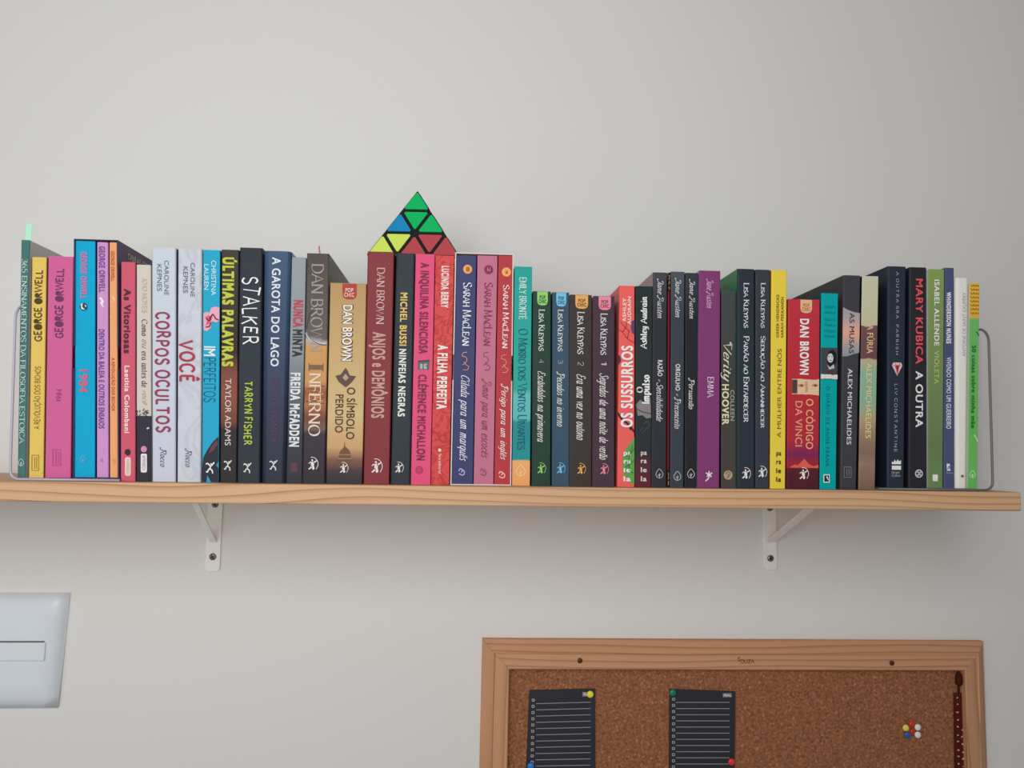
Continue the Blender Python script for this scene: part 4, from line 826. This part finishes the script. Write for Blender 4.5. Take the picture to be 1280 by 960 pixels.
b = Book((794.2, 816, 357.8, 793.9, 813.8, 607), (46, 52, 54), 'dark green-black book with white serif name and grey flowers', side=(30, 36, 38), r=.0008,
         grad=[(357, (44, 54, 54)), (480, (50, 56, 58)), (560, (48, 54, 58)), (578, (84, 50, 58)), (607, (96, 46, 54))], warp=.006)
b.poly('grey_flowers', [(795, 506), (800, 500), (806, 504), (813, 497), (814, 522), (808, 523), (803, 519), (797, 520)], (128, 122, 124)); b.pen('grey_flowers', [[(795, 511), (803, 515), (813.6, 517)], [(804, 530), (809, 527), (812, 532), (807, 536), (803, 541)], [(800, 538), (804, 534)]], 1.1, (70, 74, 76), .0006)
b.text('author_lettering', 'Ashley Audrain', 371, 437, .3, .66, (222, 224, 220), 'boldserif', 'U'); b.text('title_lettering', 'O', 484, 491.5, .08, .42, (214, 214, 206), 'boldserif', 'U', lift=.0008); b.text('title_lettering', 'Impulso', 469, 505, .4, .84, (224, 222, 216), 'boldserif', 'U', lift=.0008); b.stack((562, 572, 583, 594), .34, .72, (206, 190, 188), 5.6)
# three matching classics, a thin red one among them
def classic(q, c, lab, tl, tlu, y0, y1, sc_, s0, s1, ly, lside=None):
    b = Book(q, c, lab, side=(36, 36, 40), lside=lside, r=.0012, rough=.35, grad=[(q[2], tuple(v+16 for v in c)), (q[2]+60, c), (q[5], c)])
    b.text('author_lettering', 'Jane Austen', q[2]+8, q[2]+58, .32, .7, (198, 200, 204), 'swash')
    if tl: b.text('title_lettering', tl, y0, y1, .36, .68, (206, 206, 206), bold=.02); b.text('title_lettering', 'e', y1+4, y1+7, .4, .6, (180, 180, 180), 'script')
    b.text('title_lettering', sc_, s0, s1, .3, .72, (204, 204, 206), 'swash'); b.leaf(b.xu(.52, ly), ly, 9, (180, 180, 180))
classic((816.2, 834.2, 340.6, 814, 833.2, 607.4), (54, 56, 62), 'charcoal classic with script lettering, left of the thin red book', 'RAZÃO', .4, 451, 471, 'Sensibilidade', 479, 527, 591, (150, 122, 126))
b = Book((834.6, 838.2, 341, 833.6, 837, 607.6), (128, 44, 54), 'very thin red book with gilt ornament squeezed between charcoal classics', dy=.006, r=.0004, grad=[(341, (44, 40, 40)), (364, (44, 38, 38)), (366, (128, 42, 54)), (585, (128, 42, 54)), (588, (60, 36, 36)), (608, (50, 38, 36))])
b.pen('gilt_ornament', [[(836, 344), (837, 347), (835.6, 350)], [(836.6, 352), (835.8, 356)], [(835.6, 359), (837, 362)], [(835, 590), (836, 594), (834.8, 598)], [(835.6, 600), (835, 605)]], .8, (196, 160, 106))
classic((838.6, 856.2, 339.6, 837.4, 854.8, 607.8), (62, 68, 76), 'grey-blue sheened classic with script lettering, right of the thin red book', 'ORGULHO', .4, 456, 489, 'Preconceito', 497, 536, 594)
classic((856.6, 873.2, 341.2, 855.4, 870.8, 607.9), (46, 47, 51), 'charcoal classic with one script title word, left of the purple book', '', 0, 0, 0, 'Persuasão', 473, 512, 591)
b = Book((873.6, 901, 338.4, 871.6, 899.6, 608.4), (120, 62, 108), 'purple book with thin white serif title and flower emblem', lside=(176, 150, 176), side=(90, 40, 80), r=.0014)
b.text('author_lettering', 'Jane Austen', 349, 386, .36, .64, (206, 160, 196), 'swash'); b.text('title_lettering', 'EMMA', 472, 498, .42, .7, (214, 188, 210), 'serif')
b.pen('publisher_emblem', [[(886, 588), (886, 592)], [(882, 590), (886, 592), (890, 590)], [(883.5, 595), (886, 592), (889, 595)], [(886.5, 593), (885, 597), (881.5, 600)]], 1.5, (226, 206, 222))
b = Book((901.4, 920.4, 362.9, 901.2, 920.6, 608.4), (66, 68, 68), 'shorter charcoal-grey book with scribbled tan script, right of the purple one', side=(40, 40, 40), dy=.001, grad=[(362, (68, 74, 74)), (480, (64, 66, 64)), (609, (74, 68, 66))], depth=.13)
b.text('title_lettering', 'Verity', 428, 478, .14, .66, (200, 196, 172), 'swash'); b.text('author_lettering', 'COLLEEN', 488, 526, .6, .85, (152, 148, 132), bold=.02); b.text('author_lettering', 'HOOVER', 481, 531, .06, .48, (206, 200, 170), bold=.03)
b.disc('publisher_emblem', 910, 592.5, 5.6, (168, 148, 122)); b.pen('publisher_emblem', [[(906.5, 592), (909, 588.5), (912.5, 590), (911, 594), (908, 596)], [(910, 590), (910, 595.5)]], .8, (96, 84, 70))
for q, c, lab, ttl, y1, ay, ls in (((921.6, 943.6, 336.2, 921.4, 943.6, 608.8), (50, 56, 64), 'dark slate book with serif capitals and green cover edge, left one of a matching pair', 'Paixão ao Entardecer', 528, 590.5, (52, 116, 76)),
                                   ((944.2, 963.2, 337.2, 944, 961.4, 608.8), (60, 62, 72), 'dark slate-violet book with serif capitals, left of the slim yellow book', 'Sedução ao Amanhecer', 535, 588.5, None)):
    b = Book(q, c, lab, side=(30, 32, 38), lside=ls, r=.0016, rough=.35)
    b.text('author_lettering', 'Lisa Kleypas', 354, 411, .36, .66, (206, 208, 210), 'serif', sc=True); b.text('title_lettering', ttl, 421, y1, .36, .66, (206, 208, 210), 'serif', sc=True); b.archer(b.xu(.5, ay), ay, 11.5, (222, 222, 222))
b = Book((964.2, 984, 337.6, 962.4, 981.8, 609.2), (217, 189, 70), 'bright yellow book with brown upright lettering, between slate and red books', side=(170, 100, 40), r=.001)
b.text('author_lettering', 'GREER HENDRICKS', 369, 423, .32, .48, (110, 90, 40), d='U', bold=.02); b.text('author_lettering', 'SARAH PEKKANEN', 372, 423, .62, .78, (110, 90, 40), d='U', bold=.02)
b.text('title_lettering', 'A MULHER ENTRE NÓS', 437, 547, .42, .68, (98, 76, 44), d='U'); b.stack((563, 573.5, 584.5, 595), .38, .7, (70, 54, 34), 5.6)
b = Book((985, 1025.4, 374.2, 983, 1023.8, 609.8), (168, 54, 62), 'short thick red book with tan badge and torn picture strip', side=(110, 26, 34), depth=.125,
         grad=[(374, (172, 56, 66)), (500, (166, 50, 58)), (552, (160, 50, 62)), (568, (112, 46, 84)), (576, (140, 46, 62)), (584, (150, 44, 50)), (585, (84, 42, 46)), (610, (72, 42, 48))])
b.badge(374.4, 391.5, .38, .74, (206, 168, 124), (170, 112, 84))
b.text('author_lettering', 'DAN BROWN', 399, 469, .38, .64, (238, 226, 220), bold=.035)
b.band('torn_strip', 474.5, 494, (204, 172, 140), .14, .98, wav=.8); b.band('torn_strip', 475.5, 492.5, (74, 62, 62), .14, .3, .0005); b.disc('torn_strip_shade', 1001, 482.5, 4, (164, 124, 98), .0006, 1.8); b.disc('torn_strip_shade', 1018.5, 482, 4, (164, 124, 98), .0006, 1.8); b.disc('torn_strip_shade', 1001.5, 482.7, 1.5, (92, 66, 54), .0008, 1.1); b.disc('torn_strip_shade', 1019, 482.2, 1.5, (92, 66, 54), .0008, 1.1); b.poly('torn_strip_shade', [(1006, 478), (1009, 477), (1009.5, 490), (1006.5, 491.5)], (176, 138, 110), .0006)
b.text('title_lettering', 'O CÓDIGO', 499, 561, .58, .8, (208, 158, 118), bold=.01); b.text('title_lettering', 'DA VINCI', 502, 558, .25, .46, (208, 142, 112), bold=.01)
b.poly('pyramid_picture', [(986.5, 583.5), (993, 580), (997, 581), (1005, 573), (1012, 580), (1017, 582), (1023, 580), (1023, 584), (986.5, 584)], (196, 92, 78)); b.archer(1004.5, 591, 12, (232, 220, 216))
b = Book((1026.6, 1048, 366.7, 1024.4, 1045.2, 610.6), (20, 148, 150), 'teal book with a small grey portrait photo, right of the short red one', side=(24, 40, 50), lside=(14, 70, 80), r=.0008)
for y, t_ in ((382, 'Edição'), (389, 'definitiva por'), (398, 'Otto H.'), (405, 'Frank e'), (412.5, 'Mirjam'), (419, 'Pressler')): b.text('blurb_lettering', t_, y, y+3.6, .2, .85, (14, 110, 118), d='H')
b.band('portrait_photo', 435.5, 475.2, (62, 66, 74)); b.band('portrait_photo', 469, 474.6, (196, 196, 196), 0, 1, .0004, .5)
b.poly('portrait_photo', [(1034, 446), (1036, 440), (1041, 438), (1045, 442), (1045.6, 452), (1043, 460), (1036, 460), (1033.6, 453)], (34, 36, 42), .0005); b.disc('portrait_photo', 1037.6, 448.5, 3.8, (186, 184, 182), .0007, 5.8); b.pen('portrait_photo', [[(1034.8, 447), (1036.6, 446.6)], [(1038.8, 446.6), (1040.4, 447)], [(1036.4, 451.4), (1039, 451.4)]], .7, (60, 60, 64), .0009); b.poly('portrait_photo', [(1034, 457), (1037, 460), (1042, 456), (1043, 461), (1036, 463)], (170, 170, 172), .0006)
b.pen('portrait_caption', [[(1033, 468), (1037, 466.5), (1040, 469), (1045, 467.5)]], 1.6, (96, 44, 52), .0007)
b.text('title_lettering', 'O DIÁRIO DE ANNE FRANK', 484, 583, .34, .54, (16, 92, 102), space=1.3); b.poly('publisher_panel', [(1029, 592.5), (1037, 592.5), (1037, 602.5), (1029, 602.5)], (206, 214, 214)); b.poly('publisher_panel', [(1030, 593.7), (1036, 593.7), (1036, 601.3), (1030, 601.3)], (28, 48, 60), .0006); b.poly('publisher_emblem', [(1032, 595), (1034, 595), (1035.6, 600.5), (1033.5, 598)], (206, 214, 214), .0009)
b = Book((1054.2, 1076.2, 344.2, 1050, 1070.8, 610.8), (62, 62, 68), 'charcoal book with a dusky pink and blue panel near its top', lside=(54, 54, 58), side=(36, 36, 40), r=.0016, depth=.152)
V = [(1053.4, 385), (1060, 388.5), (1068, 391), (1075, 392), (1073.8, 442), (1066, 444), (1059, 446.5), (1052.4, 447)]
mesh('painted_panel', [b.pt(x, y, .0003) for x, y in V], [tuple(range(8))], spine_mat([((610-446)/266, (124, 132, 146)), ((610-434)/266, (150, 144, 142)), ((610-416)/266, (206, 152, 132)), ((610-402)/266, (168, 148, 148)), ((610-388)/266, (146, 142, 150))], b.h), b.root)
b.text('title_lettering', 'AS MUSAS', 392, 443, .38, .66, (64, 60, 64), bold=.01, lift=.0006); b.text('author_lettering', 'ALEX MICHAELIDES', 462, 556, .34, .6, (200, 196, 194), bold=.01); b.box_logo(1054.5, 583.5, 1063.5, 596, (118, 116, 118))
b = Book((1077.8, 1098.6, 345.2, 1072.8, 1094, 610.8), (160, 150, 120), 'beige, green and brown painted book with a maroon band', side=(28, 30, 38), r=.001, warp=.008,
         grad=[(345, (178, 178, 154)), (403.6, (174, 172, 142)), (404.2, (104, 76, 78)), (444.4, (98, 72, 74)), (445, (170, 156, 128)), (462, (128, 160, 138)), (500, (124, 158, 134)), (520, (158, 142, 112)), (535, (142, 118, 100)), (560, (120, 100, 88)), (575, (134, 110, 94)), (611, (108, 88, 78))])
b.text('title_lettering', 'A FÚRIA', 407, 443, .34, .7, (206, 178, 132), bold=.01); b.text('author_lettering', 'ALEX MICHAELIDES', 455, 548, .34, .66, (202, 186, 138), bold=.01); b.box_logo(1079, 586.5, 1087.5, 597, (148, 104, 92))
b = Book((1109.6, 1133.2, 333, 1108.8, 1130.6, 609.6), (46, 52, 62), 'thick navy-black book with a pink diamond and thin spaced capitals', lside=(36, 40, 48), side=(34, 36, 48), base=BT, r=.002, depth=.152)
b.text('title_lettering', 'A OUTRA SRA. PARRISH', 340, 445, .44, .58, (176, 180, 186), 'thin', space=1.25)
b.poly('diamond_picture', [(1116.5, 455), (1126, 455), (1128, 458.5), (1121.2, 471.5), (1114.6, 458.5)], (222, 172, 174)); b.poly('diamond_picture', [(1118.4, 459.5), (1121, 457.5), (1123.6, 459.5), (1123, 464), (1121, 468)], (130, 40, 48), .0006); b.pen('diamond_picture', [[(1115.6, 458.6), (1127, 458.6)], [(1118, 455.5), (1119, 458.6), (1121, 470)], [(1124.5, 455.5), (1123.6, 458.6), (1121.3, 470)]], .7, (180, 96, 104), .0008)
b.text('author_lettering', 'LIV CONSTANTINE', 482, 566, .38, .54, (176, 180, 186), 'thin', space=1.25)
b.poly('publisher_emblem', [(1114.5, 581), (1114.5, 577.5), (1116.5, 579), (1118, 575.5), (1120, 578), (1122, 575), (1123.5, 577.5), (1126, 576), (1126.2, 581)], (226, 228, 230)); b.poly('publisher_emblem', [(1114.5, 582.8), (1126.2, 582.8), (1126.2, 587.8), (1114.5, 587.8)], (226, 228, 230)); b.text('publisher_lettering', 'Harper', 589.4, 592.4, .24, .72, (150, 154, 160), d='H'); b.text('publisher_lettering', 'Collins', 593.4, 596.4, .24, .74, (150, 154, 160), d='H')
b = Book((1136.8, 1158.8, 334.2, 1135.4, 1159.4, 610.4), (46, 46, 50), 'black book with bold red then white capitals', lside=(34, 34, 44), base=BT, r=.0018, depth=.15)
b.text('author_lettering', 'MARY KUBICA', 349, 457, .36, .74, (202, 76, 86), bold=.02); b.text('title_lettering', 'A OUTRA', 466, 536, .36, .74, (226, 226, 224), bold=.02)
b.disc('publisher_emblem', 1148.5, 593, 5, (190, 190, 190)); b.disc('publisher_emblem', 1148.5, 593, 3.9, (52, 52, 56), .0005); b.pen('publisher_emblem', [[(1145, 591), (1148.5, 592), (1152, 591)], [(1145, 595), (1148.5, 594), (1152, 595)], [(1147, 589.5), (1147.6, 593), (1147, 596.6)], [(1150, 589.5), (1149.4, 593), (1150, 596.6)]], .8, (180, 180, 180), .0008)
b = Book((1160.4, 1180.8, 336.6, 1160, 1178.8, 610.2), (118, 144, 82), 'olive-green book with bold white capitals', side=(216, 218, 206), base=BT, r=.001, grad=[(336, (116, 138, 80)), (460, (104, 124, 82)), (560, (93, 112, 78)), (610, (96, 122, 80))])
b.text('author_lettering', 'ISABEL ALLENDE', 350, 434, .36, .66, (226, 230, 214), bold=.025); b.text('title_lettering', 'VIOLETA', 440, 482, .36, .66, (158, 168, 104), bold=.015)
b.box_logo(1165.5, 594, 1171.5, 601.5, (226, 232, 214), (206, 218, 194))
b = Book((1181.2, 1193, 334.8, 1179.4, 1193.8, 609.8), (68, 76, 104), 'narrow navy book with pale condensed capitals beside the olive-green one', lside=(60, 66, 84), side=(60, 66, 90), base=BT, r=.0012)
b.text('author_lettering', 'WHINDERSSON NUNES', 366, 431, .16, .6, (214, 218, 224), bold=.045); b.text('title_lettering', 'VIVENDO COMO UM GUERREIRO', 448, 537, .18, .62, (186, 190, 204), bold=.02)
b.poly('publisher_emblem', [(1183, 580), (1187, 580), (1188, 588.5), (1183.4, 588.5)], (206, 210, 218)); b.pen('publisher_emblem', [[(1184, 587), (1186, 583), (1187, 586.5)]], 1, (80, 86, 110), .0006); b.text('publisher_lettering', 'Serena', 590, 592, .22, .8, (150, 154, 172), d='H')
b = Book((1194.4, 1212, 347.4, 1194.2, 1209.4, 610.4), (198, 196, 190), 'slim plain white book with faint grey lettering near the right end', lside=(150, 152, 160), side=(190, 188, 182), base=BT, r=.004, depth=.14)
b.text('author_lettering', 'ANTOINE DE SAINT-EXUPÉRY', 366, 447, .5, .74, (138, 138, 140), d='U'); b.disc('publisher_emblem', 1203, 595.5, 1.7, (90, 90, 92)); b.poly('publisher_emblem', [(1200.6, 595.5), (1202, 593.8), (1202, 597.2)], (120, 120, 120))
b = Book((1212.4, 1224.8, 353.8, 1209.7, 1221.8, 610.2), (94, 160, 90), 'thin green book with golden patterned top, last at the right end of the row', base=BT, side=(170, 172, 166), r=.0008, depth=.14,
         grad=[(353, (196, 158, 66)), (396.6, (190, 150, 62)), (398, (96, 158, 92)), (500, (92, 156, 82)), (611, (92, 158, 84))], warp=.002)
b.pen('scale_pattern', [[(1212.6+x-(y-354)*.009, y), (1213.6+x-(y-354)*.009, y+1.6), (1215.2+x-(y-354)*.009, y+1.8), (1216.2+x-(y-354)*.009, y+.2)] for y in [356+5*k for k in range(8)] for x in (0.2, 4, 7.6)], .8, (126, 92, 30))
b.pen('dark_tendril', [[(1220, 416), (1222, 418), (1223.2, 421)]], 1.2, (36, 70, 40)); b.text('title_lettering', '50 coisas sobre minha mãe', 433, 536, .24, .66, (30, 92, 44), bold=.02); b.leaf(1215, 593, 7, (196, 226, 186)); b.pen('plaster_scuff', [[(1217, 544), (1220, 549), (1221.4, 553)]], 2, (150, 186, 140))

# ------------------------------------------------------------------ page markers
p = first; zt = p.c.z+p.h
KA = 0.8; tp = at(36.6, 280, YS+.03); tab = box('sticky_tab', (-.0029, .0029, -.0001, .0001, -.03, tp.z-zt), mat((172, 236, 196), .5), loc=(tp.x, YS+.03, zt)); tag(tab, 'pale green sticky tab standing up from the first book at the left end', 'sticky tab')
p = inferno; zt = p.c.z+p.h
tp = at(399.3, 307.5, YS+.03); rz = tp.z-zt; rib = tube('ribbon_marker', [(.001, .01, -.03), (.0004, .002, rz*.5), (-.0004, .0004, rz*.85), (0, 0, rz)], .0008, mat((186, 112, 122), .6)); rib.location = (tp.x, YS+.03, zt)
tag(rib, 'thin pinkish ribbon page marker sticking up from the brown and amber book', 'bookmark')

KA = 0.86
# ------------------------------------------------------------------ pyramid puzzle on top of the books
A = 0.1005; HT = A*math.sqrt(2/3); zt = max(anjos.c.z+anjos.h, cs2.c.z+cs2.h)+.0004
YFt = YS+.023; ap = at(522, 239, YFt+A/(2*math.sqrt(3)))
PZ = empty('pyramid_puzzle', (ap.x, YFt+A/(2*math.sqrt(3)), zt), 'black pyramid twisty puzzle with coloured triangle tiles on top of the books', 'puzzle toy', rot=(0, 0, math.radians(-2)))
T_ = Vector((0, 0, HT)); rr = A/math.sqrt(3); base3 = [Vector((-A/2, -A/(2*math.sqrt(3)), 0)), Vector((A/2, -A/(2*math.sqrt(3)), 0)), Vector((0, rr, 0))]
cen = (T_+base3[0]+base3[1]+base3[2])/4; e = .988
vv = [cen+(p-cen)*e for p in [T_]+base3]; vv = [Vector((p.x, p.y, max(p.z, 0.0002))) for p in vv]
mesh('core', vv, [(0, 1, 2), (0, 2, 3), (0, 3, 1), (1, 3, 2)], mat((34, 36, 38), .35, .5), PZ, bevel=.0012, seg=2)
GC, BC, YC_, RC = (24, 182, 98), (34, 136, 190), (206, 226, 100), (184, 76, 84)
def tiles(Tp, L, Rr, cols):
    nrm = (L-Tp).cross(Rr-Tp).normalized()
    if nrm.dot((Tp+L+Rr)/3-cen) < 0: nrm = -nrm
    P = lambda i, j: Tp+(L-Tp)*(i-j)/3+(Rr-Tp)*j/3           # row i, position j
    k = 0
    for i in range(3):
        for j in range(i+1):
            tr = [(P(i, j), P(i+1, j), P(i+1, j+1))]
            if j < i: tr.append((P(i, j), P(i+1, j+1), P(i, j+1)))
            for t3 in tr:
                c = sum(t3, Vector())/3; f = 0.80
                V = []
                for a, b_, d in ((t3[0], t3[1], t3[2]), (t3[1], t3[2], t3[0]), (t3[2], t3[0], t3[1])):   # rounded corners
                    a_, b2, d2 = c+(a-c)*f, c+(b_-c)*f, c+(d-c)*f
                    V += [a_+(d2-a_)*.07, a_+(b2-a_)*.07+(d2-a_)*.0]
                V = [p-nrm*.0004 for p in V]+[p+nrm*.0006 for p in V]
                mesh('tile', V, [tuple(range(6)), tuple(range(6, 12))]+[(q, (q+1) % 6, (q+1) % 6+6, q+6) for q in range(6)], mat(cols[k], .3, .5), PZ); k += 1
tiles(T_, base3[0], base3[1], [GC, BC, GC, GC, YC_, YC_, RC, RC, RC])
tiles(T_, base3[1], base3[2], [BC, RC, RC, BC, GC, BC, BC, YC_, YC_])
tiles(T_, base3[2], base3[0], [YC_, GC, YC_, RC, RC, BC, YC_, BC, GC])
